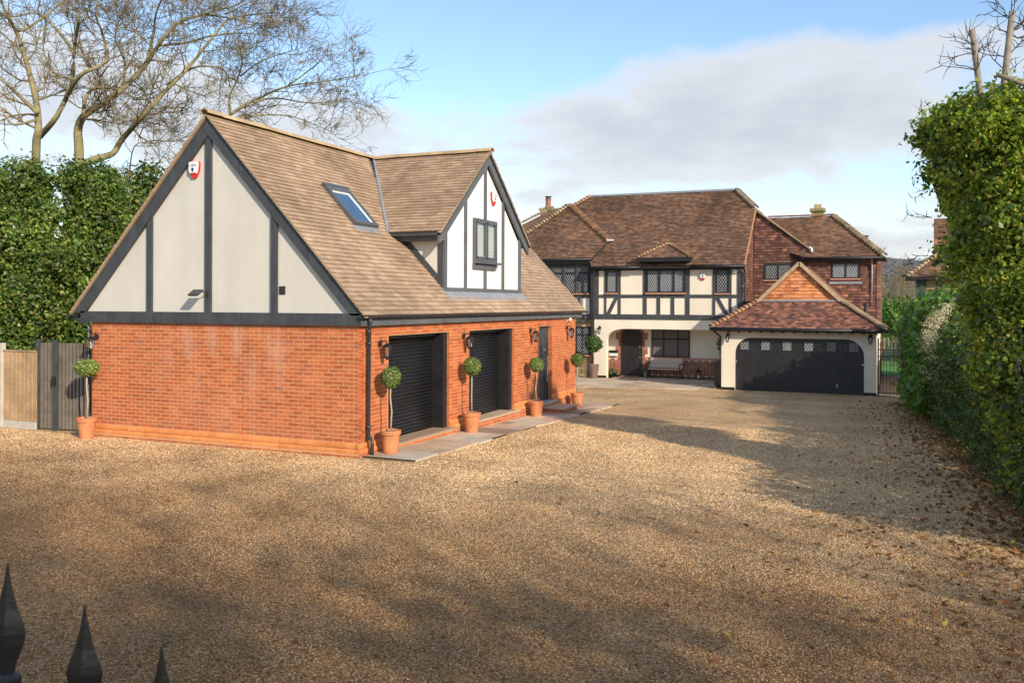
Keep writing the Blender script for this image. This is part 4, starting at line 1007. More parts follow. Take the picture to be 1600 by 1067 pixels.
# ------------------------------------------------------------------ main house
YH = 24.2; GH = -.47
H = thing('main_house', 'large timber-framed house with brown tiled roofs and an arched porch', 'house', (0, 27, GH))
def house():
    T = FY(YH)
    X0, X1 = -3.47, 3.03
    # upper storey and jetty band
    m = MB(); m.box(X0, X1, YH, 28.2, 1.72, 4.5); up = m.build('upper_wall', M['hcream'], H)
    # ground floor: pillar, arched porch edge, recess
    m = MB()
    xa, zc, rr = -2.9, 1.71, .78                                  # arch: left edge of the opening, soffit, radius
    arc = [(xa + rr - rr * math.cos(t), zc - rr * .62 + rr * .62 * math.sin(t)) for t in np.linspace(0, math.pi / 2, 12)]
    m.prism([(X0, YH, GH - .2), (xa, YH, GH - .2)] + [(x, YH, z) for x, z in arc] + [(xa + rr, YH, 1.7195), (X0, YH, 1.7195)], (0, .28, 0))
    m.build('porch_pillar', M['hcream'], H)
    m = MB(); m.box(X0, 3.03, 25.2, 25.4, GH - .2, 1.72); m.box(X0, X0 + .15, YH + .28, 25.2, GH - .2, 1.72); m.box(2.9, 3.03, YH, 25.2, GH - .2, 1.72)
    gw = m.build('porch_wall', M['hcream'], H)
    fb(T, X0 - .0, xa - .0, GH - .1, GH + .1, -.0, .02).build('pillar_skirting', M['black'], H)
    Tp = FY(25.2)
    fb(Tp, -3.3, 2.9, GH - .1, GH + .09, 0, .03).build('porch_skirting', M['black'], H)
    # herringbone dado
    hb = MB(); zb0, zb1 = GH + .09, .40
    bw, bl = .062, .215
    for i in range(-6, 60):
        for j in range(-4, 16):
            # rows of chevrons: leaning bricks alternate in columns
            cx = -3.3 + i * bl * .707; cz = zb0 + j * bw * 1.5
            s = 1 if i % 2 == 0 else -1
            dx, dz = math.cos(math.pi / 4), s * math.sin(math.pi / 4)
            c0 = Vector((cx, 0, cz)); d = Vector((dx, 0, dz)) * (bl / 2 - .006); nrm = Vector((-dz, 0, dx)) * (bw / 2)
            P = [c0 - d - nrm, c0 + d - nrm, c0 + d + nrm, c0 - d + nrm]
            if min(p.x for p in P) < -3.3 or max(p.x for p in P) > 2.9 or min(p.z for p in P) < zb0 - .05 or max(p.z for p in P) > zb1 + .05: continue
            if -2.6 < c0.x < -1.45: continue
            q0 = [Tp(p.x, min(max(p.z, zb0), zb1), .004) for p in P]; q1 = [Tp(p.x, min(max(p.z, zb0), zb1), .016) for p in P]
            hb.hexa(q0 + q1)
    o = hb.build('herringbone_brickwork', M['redbrick2'], gw); o['kind'] = 'stuff'
    fb(Tp, -3.3, -2.56, zb0, zb1, 0, .006).build('dado_mortar', plain('dado_mortar', (.62, .45, .34), .95, .2, 8), gw); fb(Tp, -1.5, 2.9, zb0, zb1, 0, .006).build('dado_mortar', bpy.data.materials['dado_mortar'], gw)
    for a, b in ((-3.3, -2.56), (-1.5, 2.9)): fb(Tp, a, b, zb1, zb1 + .05, 0, .03).build('dado_cap', M['sill'], gw)
    # front door with brick quoins
    for k in range(12):
        z = GH + .1 + k * .158; wd = .24 if (k // 2) % 2 else .12
        for s in (-1, 1):
            u = -2.52 if s < 0 else -1.53
            fb(Tp, min(u, u + s * wd), max(u, u + s * wd), z, z + .15, 0, .022).build('quoin', M['redbrick2'], gw)
    cx, hw = -2.025, .49
    arcp = [(cx + hw * 1.24 * math.cos(t), 1.46 + .30 * math.sin(t)) for t in np.linspace(0, math.pi, 14)]
    m = MB(Tp); m.add([(x, z, .0) for x, z in arcp] + [(x, z, .02) for x, z in arcp], [tuple(range(14)), tuple(range(14, 28))[::-1]] + [(i, (i + 1) % 14, 14 + (i + 1) % 14, 14 + i) for i in range(14)]); m.build('door_arch', M['redbrick2'], gw)
    ds = [(cx - hw, GH + .03), (cx + hw, GH + .03)] + [(cx + hw * math.cos(t), 1.45 + .22 * math.sin(t)) for t in np.linspace(0, math.pi, 12)]
    m = MB(Tp); n = len(ds); m.add([(x, z, .0) for x, z in ds] + [(x, z, .04) for x, z in ds], [tuple(range(n)), tuple(range(n, 2 * n))[::-1]] + [(i, (i + 1) % n, n + (i + 1) % n, n + i) for i in range(n)]); d = m.build('front_door', M['doorblk'], H)
    for i in range(3):
        for j in range(4):
            u = cx - .36 + i * .25; v = GH + .12 + j * .44
            fb(Tp, u, u + .21, v, v + .39, .04, .052).build('door_panel', M['doorblk'], d)
    fb(Tp, cx + .36, cx + .41, .85, .93, .04, .07).build('door_lock', M['steel'], d); fb(Tp, cx + .37, cx + .42, .40, .46, .04, .08).build('door_knob', M['steel'], d)
    window(H, Tp, -1.11, .61, .468, 1.70, (-.56, .08), 1.27, 'glassred', came_t=.012)
    # timbers of the upper storey, each one a part
    tb = [(-3.47, -3.265, 2.14, 4.45), (-3.0, -2.905, 2.36, 4.3), (-2.37, -2.248, 2.36, 4.3), (-1.232, -1.07, 2.36, 4.3), (.625, .812, 2.36, 4.3), (1.787, 1.9, 2.36, 4.3), (2.475, 2.578, 2.36, 4.3), (2.816, 3.03, 2.14, 4.45),
          (-.62, -.47, 2.36, 3.085), (-.0, .15, 2.36, 3.085)]
    for a, b, c, e in tb: fb(T, a, b, c, e, -.005, .032).build('timber_post', M['timber'], up)
    rails = [-3.265, -3.0, -2.905, -2.37, -2.248, -1.232, -1.07, .625, .812, 1.787, 1.9, 2.475, 2.578, 2.816]
    for a, b in zip(rails[0::2], rails[1::2]): fb(T, a, b, 3.085, 3.225, -.005, .030).build('timber_rail', M['timber'], up)
    fb(T, -3.265, 2.816, 2.14, 2.36, -.005, .036).build('jetty_beam', M['timber'], up)
    fb(T, -3.5, 3.06, 4.29, 4.46, -.0, .045).build('wall_plate', M['black'], up)
    def brace(p, q):
        m = MB(T); (a, b), (c, e) = p, q; w = .085
        m.add([(a - w, b, 0), (a + w, b, 0), (c + w, e, 0), (c - w, e, 0), (a - w, b, .028), (a + w, b, .028), (c + w, e, .028), (c - w, e, .028)], MB.BOXF); m.build('timber_brace', M['timber'], up)
    brace((-2.82, 2.36), (-2.45, 3.085)); brace((2.39, 2.36), (1.98, 3.085))
    window(H, T, -2.905, -2.40, 3.30, 4.27, (), None, 'glassgrey')
    window(H, T, -1.068, .62, 3.30, 4.62, (-.5, .13), 4.28, ('glassgrey', 'glassdark', 'glassgrey', 'glassdark', 'glassgrey', 'glassdark'), w=.09)
    window(H, T, 1.915, 2.468, 3.28, 4.30, (), None, 'glassdark')
    # main roof
    ze, ye, yr, zr = 4.46, 23.86, 28.2, 8.10
    pl = lambda y: ze + (zr - ze) * (y - ye) / (yr - ye)
    P = [(-3.5, ye, ze), (3.13, ye, ze), (3.13, 27.0, pl(27.0)), (2.07, yr, zr), (-4.98, yr, zr), (-5.9, 27.35, pl(27.35))]
    V = Vector((0, yr - ye, zr - ze)).normalized()
    m = MB(); m.prism([Vector(p) - Vector((0, 0, .03)) for p in P], (0, 0, -.09)); rf = m.build('main_roof', M['black'], H)
    join_hexas(tile_area(P, (-3.5, ye, ze), (1, 0, 0), V, .105, .17, .026, sag=.012, jitter=.006), 'main_roof_tiling', M['htile'], rf)
    m = MB(); m.prism([(3.12, 27.0, pl(27.0) - .02), (2.07, yr, zr - .02), (3.12, 29.4, pl(27.0) - .02)], (0, 0, -.06)); m.build('half_hip', M['htile'], rf)
    m = MB(); m.prism([(-3.5, 2 * yr - ye, ze), (3.13, 2 * yr - ye, ze), (3.13, 29.4, pl(27)), (2.07, yr, zr - .03), (-4.98, yr, zr - .03)], (0, 0, -.09)); m.build('rear_slope', M['htile'], rf)
    hip_run((3.12, 27.0, pl(27.0)), (2.07, yr, zr), 'hip_tile', M['hip2'], rf, .12, .17)
    hip_run((-5.9, 27.35, pl(27.35)), (-4.98, yr, zr), 'hip_tile', M['hip'], rf, .11, .17)
    MB().box(-4.95, 1.95, yr - .10, yr + .3, zr - .02, zr + .075).build('ridge_lead', M['lead'], rf)
    m = MB(); m.tube([(3.15, ye + .02, ze - .02), (3.15, 24.6, pl(24.6) - .05), (3.15, 25.8, pl(25.8) - .03), (3.15, 27.0, pl(27.0))], .04, 6); m.build('verge', M['hip'], rf)
    hgutter((-3.55, ye - .04, ze - .06), (-1.3, ye - .04, ze - .06), .055, H); hgutter((.93, ye - .04, ze - .06), (3.16, ye - .04, ze - .06), .055, H)
    m = MB(); m.tube([(3.10, ye - .02, ze - .08), (3.12, YH - .08, 4.2), (3.12, YH - .08, GH)], .04, 8); m.build('downpipe', M['black'], H)
    m = MB(); m.tube([(-3.56, ye, ze - .08), (-3.56, YH - .10, 4.2), (-3.56, YH - .10, GH)], .05, 8); m.build('downpipe', M['black'], H)
    # small hipped roof over the middle window
    e0, e1, ap = (-1.33, 23.62, 4.80), (.95, 23.62, 4.80), (-.17, 24.45, 5.42)
    m = MB(); m.prism([(e0[0], 23.62, 4.75), (e1[0], 23.62, 4.75), (e1[0], 24.6, 4.75), (e0[0], 24.6, 4.75)], (0, 0, -.11)); er = m.build('window_roof', M['black'], H)
    Vd = (Vector(ap) - Vector((ap[0], e0[1], e0[2]))).normalized()
    join_hexas(tile_area([e0, e1, ap], e0, (1, 0, 0), Vd, .1, .165, .016), 'window_roof_tiling', M['htile'], er)
    m = MB(); m.prism([Vector(e0) - Vector((0, .0, .0)), Vector(e1), Vector(ap)], (0, 0, -.04)); m.build('window_roof_deck', M['black'], er)
    for e in (e0, e1):
        b = Vector((e[0], 24.3, e[2])); top = Vector((ap[0], 25.1, ap[2]))
        m = MB(); m.poly([e, b, top, ap]) if e is e1 else m.poly([e, ap, top, b]); m.build('window_roof_side', M['htile'], er)
        hip_run(Vector(e) + Vector((0, .03, .0)), ap, 'bonnet_tile', M['hip'], er, .075, .15, flare=1.8)
    fb(T, -1.15, .72, 4.60, 4.70, -.05, .40).build('window_head', M['black'], up)
    # side wall of the main part, tile hung, facing +X
    Tx = FX(3.03)
    side = [(3.03, YH + .02, GH), (3.03, 27.0, GH), (3.03, 27.0, pl(27.0) - .08), (3.03, YH + .02, pl(YH) - .1)]
    join_hexas(tile_area(side, (3.03, YH, GH), (0, 1, 0), (0, 0, 1), .125, .17, .024, jitter=.005), 'hung_tiling', M['dtile'], H)
    m = MB(); m.prism([Vector(p) + Vector((-.002, 0, 0)) for p in side], (-.1, 0, 0)); m.build('side_wall', M['timber'], H)
    # rear right wing, tile hung, facing the drive
    Yw = 27.0; Tw = FY(Yw)
    wall = [(3.03, Yw, GH), (8.27, Yw, GH), (8.27, Yw, 4.84), (5.5, Yw, 5.1), (3.1, Yw, 7.0)]
    m = MB(); m.prism([Vector(p) + Vector((0, .004, 0)) for p in wall], (0, .2, 0)); ww = m.build('wing_wall', M['timber'], H)
    MB().box(8.07, 8.268, Yw + .2, 32, GH, 4.8).build('wing_side_wall', M['dtile'], H)
    holes = [[(3.5, Yw, 3.86), (4.74, Yw, 3.86), (4.74, Yw, 4.62), (3.5, Yw, 4.62)], [(6.32, Yw, 3.9), (7.5, Yw, 3.9), (7.5, Yw, 4.62), (6.32, Yw, 4.62)]]
    join_hexas(tile_area(wall, (3.03, Yw, GH), (1, 0, 0), (0, 0, 1), .125, .17, .026, holes=holes, jitter=.006), 'hung_tiling', M['dtile'], ww)
    window(H, Tw, 3.53, 4.70, 3.9, 4.6, (4.12,), None, ('glassdark', 'glassdark')); window(H, Tw, 6.35, 7.48, 3.94, 4.61, (6.92,), None, ('glassgrey', 'glassgrey'))
    fb(Tw, 6.25, 7.58, 3.70, 3.80, 0, .07).build('lead_sill', M['lead'], ww)
    # quoin of stacked corner tiles
    for k in range(44):
        z = GH + .1 + k * .115; MB().box(8.16, 8.31, Yw - .045, Yw + .12, z, z + .108).build('corner_tile', M['rtile'], ww)
    # its roofs
    z0, y0, y1, z1 = 4.86, 26.68, 29.3, 6.86
    P = [(5.2, y0, z0), (8.42, y0, z0), (6.22, y1, z1), (3.4, y1, z1), (3.4, 27.6, 5.56)]
    V = Vector((0, y1 - y0, z1 - z0)).normalized()
    m = MB(); m.prism([Vector(p) - Vector((0, 0, .03)) for p in P], (0, 0, -.08)); wr = m.build('wing_roof', M['black'], H)
    join_hexas(tile_area(P, (3.4, y0, z0), (1, 0, 0), V, .105, .17, .026, sag=.008, jitter=.006), 'wing_roof_tiling', M['htile'], wr)
    m = MB(); m.poly([(8.42, y0, z0 - .02), (8.42, 32, z0 - .02), (6.22, y1, z1 - .02)]); m.build('wing_hip_slope', M['htile'], wr)
    m = MB(); m.poly([(3.4, y1, z1 - .02), (6.22, y1, z1 - .02), (8.42, 32, z0), (3.4, 32, z0)]); m.build('wing_rear_slope', M['htile'], wr)
    hip_run((8.42, y0, z0), (6.22, y1, z1), 'hip_tile', M['hip2'], wr, .12, .2)
    hip_run((3.4, y1, z1), (6.22, y1, z1), 'ridge_tile', M['rtile'], wr, .09, .3, flare=1.02)
    hgutter((5.3, y0 - .03, z0 - .06), (8.5, y0 - .03, z0 - .06), .06, H); hgutter((8.46, y0 - .03, z0 - .06), (8.46, 30, z0 - .06), .06, H)
    MB().box(5.3, 8.4, y0 + .04, Yw, z0 - .16, z0 - .06).build('soffit', M['black'], H)
    m = MB(); m.tube([(7.97, y0, z0 - .1), (7.97, Yw - .08, 4.55), (7.97, Yw - .08, 2.6)], .042, 8); m.build('downpipe', M['lead'], H)
    # catslide slope whose verge cuts across the hung tiles
    a, b = Vector((3.08, Yw - .10, 7.10)), Vector((5.42, Yw - .10, 5.30))
    m = MB(); m.prism([a, b, b + Vector((0, 0, -.10)), a + Vector((0, 0, -.10))], (0, 2.6, 0)); cs = m.build('catslide_roof', M['htile'], H)
    m = MB(); m.bar(a + Vector((0, -.02, -.02)), b + Vector((0, -.02, -.02)), .06, .03, (0, -1, 0)); m.build('verge', M['hip2'], cs)
    m = MB(); m.tube([b, b + Vector((.1, 0, -.05)), b + Vector((.12, 0, -.2))], .07, 6); m.build('lead_saddle', M['came'], cs)
    # left wing
    Yl = 24.5; Tl = FY(Yl); XL, XRr = -8.2, -3.62
    m = MB(); m.box(XL, XRr, Yl, 28, 2.14, 4.85); lw = m.build('left_wing_wall', M['hcream'], H)
    m = MB(); m.box(XL, XRr, Yl + .03, 28, GH - .1, 2.14); sb = m.build('stone_backing', M['mortar'], H)
    z = GH
    while z < 2.12:
        hh = RND.uniform(.10, .2); x = -6.2; z2 = min(z + hh, 2.13)
        while x < XRr:
            wd = RND.uniform(.16, .48); x2 = min(x + wd, XRr)
            segs = [(x, x2)]
            if z2 > .5 and z < 1.79: segs = [(a, min(b, -4.46)) for a, b in segs if a < -4.46] + [(max(a, -3.73), b) for a, b in segs if b > -3.73]
            for a, b in segs:
                if b - a > .04: fb(Tl, a + .008, b - .008, z + .008, z2 - .008, -.06, RND.uniform(-.005, .02)).build('stone', M['sandstone'], sb)
            x = x2
        z = z2
    window(H, Tl, -5.1, -3.735, .505, 1.785, (-4.42,), 1.42, 'glassdark', w=.06)
    tl = [(-5.05, -4.93, 3.2, 4.6), (-4.43, -4.30, 3.2, 4.6), (-3.79, -3.63, 2.36, 4.6), (-5.62, -5.48, 3.2, 4.6), (-4.36, -4.24, 2.36, 3.08)]
    for a, b, c, e in tl: fb(Tl, a, b, c, e, -.005, .09 if c > 3 else .035).build('timber_post', M['timber'], lw)
    fb(Tl, -6.2, -3.79, 3.08, 3.22, -.005, .04).build('timber_rail', M['timber'], lw); fb(Tl, -6.2, -3.63, 2.13, 2.36, -.005, .05).build('jetty_beam', M['timber'], lw)
    window(H, Tl, -6.1, -3.80, 3.29, 4.58, (-5.55, -4.99, -4.37), 4.21, 'glassdark', w=.08)
    fb(Tl, -6.2, -3.63, 4.58, 4.63, -.005, .085).build('timber_rail', M['timber'], lw)
    for xx in (-4.25, -3.93): MB().box(xx - .06, xx + .06, Yl - .28, Yl, 1.98, 2.10).build('joist_end', M['timber'], lw)
    # left wing hipped roof
    ze, ye = 4.87, 24.15; apex = ay(890, 322, 27.35); zr2 = ze + .858 * (27.35 - ye); apx = Vector((apex.x, 27.35, zr2))
    foot = lambda x, d: (x, ye + d, ze + .858 * d)
    P = [(-8.3, ye, ze), (-3.58, ye, ze), foot(-3.12, .95), (apx.x, apx.y, apx.z), foot(-8.3, .4)]
    V = Vector((0, 1, .858)).normalized()
    m = MB(); m.prism([Vector(p) - Vector((0, 0, .03)) for p in P], (0, 0, -.07)); lr = m.build('left_wing_roof', M['black'], H)
    join_hexas(tile_area(P, (-8.3, ye, ze), (1, 0, 0), V, .105, .17, .026, sag=.01, jitter=.006), 'left_wing_tiling', M['htile'], lr)
    hip_run(foot(-3.12, .95), apx, 'bonnet_tile', M['hip'], lr, .11, .16, flare=1.75); hip_run(foot(-8.3, .4), apx, 'bonnet_tile', M['hip2'], lr, .11, .17, flare=1.75)
    m = MB(); m.poly([foot(-3.12, .95), (-3.12, 28, 5.6), (apx.x, 29, apx.z), apx]); m.build('left_wing_side_slope', M['htile'], lr)
    m = MB(); m.tube([Vector(foot(-3.12, .95)) + Vector((-.05, -.05, .02)), Vector(foot(-3.12, .95)) + Vector((.28, .02, .02))], [.07, .03], 6); m.build('lead_saddle', M['came'], lr)
    hip_run((-8.9, 28.6, 6.9), (-7.4, 29.4, 7.75), 'bonnet_tile', M['hip2'], lr, .12, .17)
    m = MB(); m.poly([(-10.5, 28.2, 6.0), (-6.0, 28.2, 6.3), (-7.0, 29.6, 7.8), (-7.4, 29.4, 7.72), (-8.9, 28.6, 6.86)]); m.build('rear_left_slope', M['htile'], lr)
    hgutter((-8.3, ye - .03, ze - .06), (-3.55, ye - .03, ze - .06), .06, H); MB().box(-8.2, -3.62, ye + .03, Yl, ze - .22, ze - .05).build('soffit', M['black'], lw)
    # chimneys
    def chimney(x0, x1, y0, y1, z0, z1, pot):
        k = MB().box(x0, x1, y0, y1, z0, z1 - .25).build('chimney', M['chimney'], H)
        MB().box(x0 - .07, x1 + .07, y0 - .07, y1 + .07, z1 - .25, z1 - .10).build('chimney_cap', M['chimney'], k)
        hx = []
        for zz in np.arange(z0, z1 - .27, .15): hx += brick_rows(FY(y0), x0, x1, zz, zz + .15, proud=.008, depth=-.001, course=.15, bl=.28)
        for h in hx: MB().hexa(h).build('stone', M['chimney'], k)
        cx, cy = (x0 + x1) / 2, (y0 + y1) / 2
        if pot:
            MB().lathe([(.22, z1 - .1), (.18, z1), (.15, z1 + .04), (.14, z1 + .34), (.165, z1 + .36), (.16, z1 + .42)], (cx, cy, 0), 12).build('chimney_pot', M['clayp'], k, smooth=False)
            MB().lathe([(.17, z1 + .42), (.13, z1 + .44), (.13, z1 + .5), (.19, z1 + .52), (.19, z1 + .55)], (cx, cy, 0), 10).build('cowl', M['iron'], k)
        else: MB().box(cx - .16, cx + .16, cy - .16, cy + .16, z1 - .1, z1 + .1).build('chimney_pot', M['chimney'], k)
    c = ay(853, 318, 31); chimney(c.x - .33, c.x + .33, 31, 31.7, 6.5, ay(853, 322, 31).z, True)
    c = ay(1277, 325, 30.2); chimney(c.x - .27, c.x + .27, 30.2, 30.8, 6.2, ay(1277, 322, 30.2).z, False)
    for px, y, yt, yb, r in ((1353, 28.6, 368, 384, .09),):
        a, b = ay(px, yt, y), ay(px, yb, y); MB().lathe([(r * .8, b.z - .4), (r * .8, a.z - .08), (r * 1.3, a.z - .06), (r * 1.3, a.z)], (a.x, y, 0), 10).build('vent_pipe', M['plastic'], H)
    a, b = ay(1353, 474, 26.5), ay(1353, 490, 26.5); MB().lathe([(.08, b.z - .6), (.08, a.z - .12), (.12, a.z - .1), (.12, a.z)], (a.x, 26.5, 0), 10).build('flue', M['plastic'], H)
house()

# ------------------------------------------------------------------ garage attached to the house
K = thing('attached_garage', 'cream rendered garage with wide black planked door and gablet roof', 'garage', (5.56, 20.7, GH))
def rear_garage():
    y0 = 20.7; T = FY(y0); x0, x1 = 2.8, 8.3; a, b, top = 3.30, 7.89, 1.56; r = .62
    arc = lambda cx, s: [(cx + s * r * math.cos(t), top - r + r * math.sin(t)) for t in np.linspace(0, math.pi / 2, 10)]
    m = MB()
    left = [(x0, GH)] + [(a, GH)] + [(a + r - r * math.cos(t), top - r + r * math.sin(t)) for t in np.linspace(0, math.pi / 2, 10)] + [(5.6, top), (5.6, 1.9), (x0, 1.9)]
    right = [(x1, GH), (x1, 1.9), (5.6, 1.9), (5.6, top)] + [(b - r + r * math.cos(t), top - r + r * math.sin(t)) for t in np.linspace(math.pi / 2, 0, 10)] + [(b, GH)]
    for P in (left, right): m.prism([(u, y0, v) for u, v in P], (0, .2, 0))
    m.box(x0, x0 + .2, y0 + .2, 27, GH, 1.9); m.box(x1 - .2, x1, y0 + .2, 26.98, GH, 1.9)
    wall = m.build('wall', M['hcream'], K)
    fb(T, x0 - .01, a + .0, GH - .05, GH + .13, -.05, .02).build('plinth', M['black'], K); fb(T, b - .0, x1 + .01, GH - .05, GH + .13, -.05, .02).build('plinth', M['black'], K)
    d = fb(T, a - .1, b + .1, GH + .0, top + .1, -.20, -.16).build('garage_door', M['doorblk'], K)
    n = 32; w = (b - a) / n
    for k in range(n): 
        fb(T, a + k * w + .004, a + (k + 1) * w - .004, GH + .02, top + .05, -.16, -.145 + RND.uniform(-.002, .002)).build('plank', M['doorblk'], d)
    for k in range(6):
        u = a + .17 + k * (b - a - .70) / 5
        wn = window(d, T, u, u + .37, 1.08, 1.45, (), None, 'glassgrey', 'doorblk', .02, -.125, back=-.144, sill=None) if False else None
        f = MB(T); 
        for p in ((u, u + .36, 1.08, 1.10), (u, u + .36, 1.43, 1.45), (u, u + .02, 1.10, 1.43), (u + .34, u + .36, 1.10, 1.43)): fbx(f, *p, -.145, -.125)
        fo = f.build('door_window', M['doorblk'], K)
        p = MB(T); p.poly([(u + .02, 1.10, -.14), (u + .34, 1.10, -.14), (u + .34, 1.43, -.14), (u + .02, 1.43, -.14)]); p.build('glass_pane', M['glassgrey'], fo)
        lattice(T, u + .02, u + .34, 1.10, 1.43, -.132, du=.107, dv=.165, t=.011).build('lead_lattice', M['came'], fo)
    fb(T, a + .02, a + .07, .62, .67, -.145, -.12).build('door_stud', M['steel'], d); fb(T, b - .07, b - .02, .62, .67, -.145, -.12).build('door_stud', M['steel'], d); fb(T, b - .93, b - .91, GH + .25, GH + .40, -.145, -.12).build('door_handle', M['steel'], d)
    MB().box(a, b, y0 - .05, y0 + .2, GH - .05, GH + .015).build('threshold', M['concrete'], K)
    # roof: front hip slope, gablet, side slopes
    ye, ze, xa, xb = 20.38, 1.93, 2.50, 8.62; g0, g1, yg, zg = 4.1, 7.03, 21.6, 2.95; ax_, zx = 5.565, 4.34
    P = [(xa, ye, ze), (xb, ye, ze), (g1, yg, zg), (g0, yg, zg)]
    V = Vector((0, yg - ye, zg - ze)).normalized()
    m = MB(); m.prism([Vector(p) - Vector((0, 0, .03)) for p in P], (0, 0, -.05)); rf = m.build('front_slope', M['black'], K)
    split_pieces(tile_area(P, (xa, ye, ze), (1, 0, 0), V, .105, .17, .026, sag=.006, jitter=.006), 'roof_tile', 'roof_tiling', M['rtile'], rf, 300)
    gp = [(g0, yg, zg), (g1, yg, zg), (ax_, yg, zx)]
    m = MB(); m.prism([Vector(p) + Vector((0, .01, 0)) for p in gp], (0, .1, 0)); gb = m.build('gablet', M['black'], K)
    split_pieces(tile_area(gp, (g0, yg, zg), (1, 0, 0), (0, 0, 1), .13, .19, .028, jitter=.008), 'hung_tile', 'hung_tiling', M['otile'], gb, 300)
    fb(FY(yg), g0 - .05, g1 + .05, zg - .02, zg + .05, .03, .09).build('lead_flashing', M['lead'], gb)
    for s, xe, xg in ((-1, xa, g0), (1, xb, g1)):
        m = MB(); m.prism([(xe, ye, ze - .02), (xg, yg, zg - .02), (xg, 27, zg - .02), (xe, 27, ze - .02)], (0, 0, -.06)); m.prism([(xg, yg - .06, zg - .02), (ax_, yg - .06, zx - .02), (ax_, 27, zx - .02), (xg, 27, zg - .02)], (0, 0, -.06)); m.build('side_slope', M['rtile'], K)
        hip_run((xe, ye, ze), (xg, yg, zg), 'hip_tile', M['hip'] if s < 0 else M['hip2'], rf, .10 if s < 0 else .12, .17 if s < 0 else .24, flare=1.7 if s < 0 else 1.1)
        m = MB(); m.bar((xg + s * .03, yg - .10, zg + .01), (ax_, yg - .10, zx + .05), .13, .05, (0, -1, 0)); m.build('verge', M['bedding'], gb)
    m = MB(); m.tube([(xa - .08, ye - .04, ze - .05), (xb + .10, ye - .04, ze - .05)], .07, 8); m.build('gutter', M['black'], K, smooth=True)
    m = MB(); m.tube([(xa - .03, ye - .04, ze - .05), (xa - .03, 24, ze - .05)], .06, 8); m.build('gutter', M['black'], K, smooth=True)
    fb(T, x0 - .2, x1 + .2, ze - .13, ze - .03, .0, .28).build('soffit', M['black'], K)
    for k in range(14): fb(T, 3.05 + k * .4, 3.11 + k * .4, ze - .17, ze - .10, 0, .25).build('rafter_foot', M['black'], K)
    m = MB(); m.tube([(xa + .02, ye + .1, ze - .1), (x0 - .04, y0 - .03, ze - .35), (x0 - .04, y0 - .03, GH)], .04, 8); m.build('downpipe', M['black'], K)
rear_garage()

# ------------------------------------------------------------------ terrace and porch things
rows = []
y = 18.6
while y < 25.1:
    y1 = y + .58; x = -6.4 + RND.uniform(0, .4)
    front = lambda xx: 18.7 + (xx + 2.4) * .30
    while x < 2.85:
        x1 = x + RND.choice((.58, .58, .86))
        if y > front(x1) - .25 and not (y1 > 24.2 and x < -2.9) and not (x1 > 2.75 and y > 20.3): rows.append((x, min(x1, 2.75), y, min(y1, 25.15)))
        x = x1
    y = y1
paving('terrace_paving', rows, lambda x, y: gz(x, y) + .03)
bn = thing('garden_bench', 'slatted wooden bench with black iron ends in the porch', 'bench', (-.33, 24.55, -.44))
def bench():
    x0, x1, yb, g = -1.06, .40, 24.62, -.44
    for k in range(6):
        z = .42 + g + .06 + k * .068; yy = yb + .02 + k * .028
        m = MB(); m.hexa([(x0, yy, z), (x1, yy, z), (x1, yy + .02, z), (x0, yy + .02, z), (x0, yy + .025, z + .052), (x1, yy + .025, z + .052), (x1, yy + .045, z + .052), (x0, yy + .045, z + .052)]); m.build('back_slat', M['benchw'], bn)
    for k in range(5):
        yy = yb - .42 + k * .085; MB().box(x0, x1, yy, yy + .066, g + .415, g + .44).build('seat_slat', M['benchw'], bn)
    for x in (x0 + .03, x1 - .03):
        m = MB(); m.tube([(x, yb - .46, g), (x, yb - .40, g + .2), (x, yb - .42, g + .40), (x, yb - .42, g + .62), (x, yb - .3, g + .66), (x, yb + .06, g + .64)], .02, 6)
        m.tube([(x, yb + .10, g), (x, yb + .0, g + .2), (x, yb + .02, g + .42), (x, yb + .2, g + .88)], .02, 6); m.tube([(x, yb - .42, g + .40), (x, yb + .02, g + .40)], .018, 6); m.tube([(x, yb - .4, g + .2), (x, yb - .2, g + .3), (x, yb, g + .2)], .012, 6)
        m.build('iron_end', M['iron'], bn, smooth=True)
bench()
def candle_lantern(loc, lb, s=1.0):
    r = thing('floor_lantern', lb, 'lantern', loc)
    x, y, z = loc
    m = MB(); m.box(x - .08 * s, x + .08 * s, y - .08 * s, y + .08 * s, z, z + .03 * s)
    for sx in (-1, 1):
        for sy in (-1, 1): m.box(x + sx * .075 * s - .008, x + sx * .075 * s + .008, y + sy * .075 * s - .008, y + sy * .075 * s + .008, z + .03 * s, z + .27 * s)
    m.build('frame', M['iron'], r)
    MB().lathe([(.125 * s, .27 * s), (.10 * s, .30 * s), (.03 * s, .37 * s), (.03 * s, .41 * s), (.01, .43 * s)], loc, 4).build('roof_cap', M['iron'], r)
    m = MB(); m.tube([(x - .03 * s, y, z + .42 * s), (x - .03 * s, y, z + .48 * s), (x + .03 * s, y, z + .48 * s), (x + .03 * s, y, z + .42 * s)], .005, 5); m.build('handle', M['iron'], r)
    MB().lathe([(.035 * s, .03 * s), (.035 * s, .15 * s), (.005, .155 * s)], loc, 10).build('candle', M['plwhite'], r)
candle_lantern((1.05, 24.85, -.44), 'small black candle lantern against the herringbone bricks right of the bench', 1.15)
def flower_pot(loc, lb, r0, h, mat, leafy):
    t = thing('flower_pot', lb, 'flower pot', loc)
    MB().lathe([(r0 * .75, 0), (r0, h), (r0 * 1.08, h), (r0 * 1.08, h + .02), (r0 * .9, h + .02), (r0 * .85, h - .02)], loc, 16).build('pot', mat, t)
    crown('crown', [(loc[0], loc[1], loc[2] + h + .07, r0 * 1.3, r0 * 1.3, .12)], 160, .06, M[leafy], t)
flower_pot((-1.30, 24.95, -.44), 'small grey pot of leaves right of the front door', .10, .22, M['lead'], 'privet')
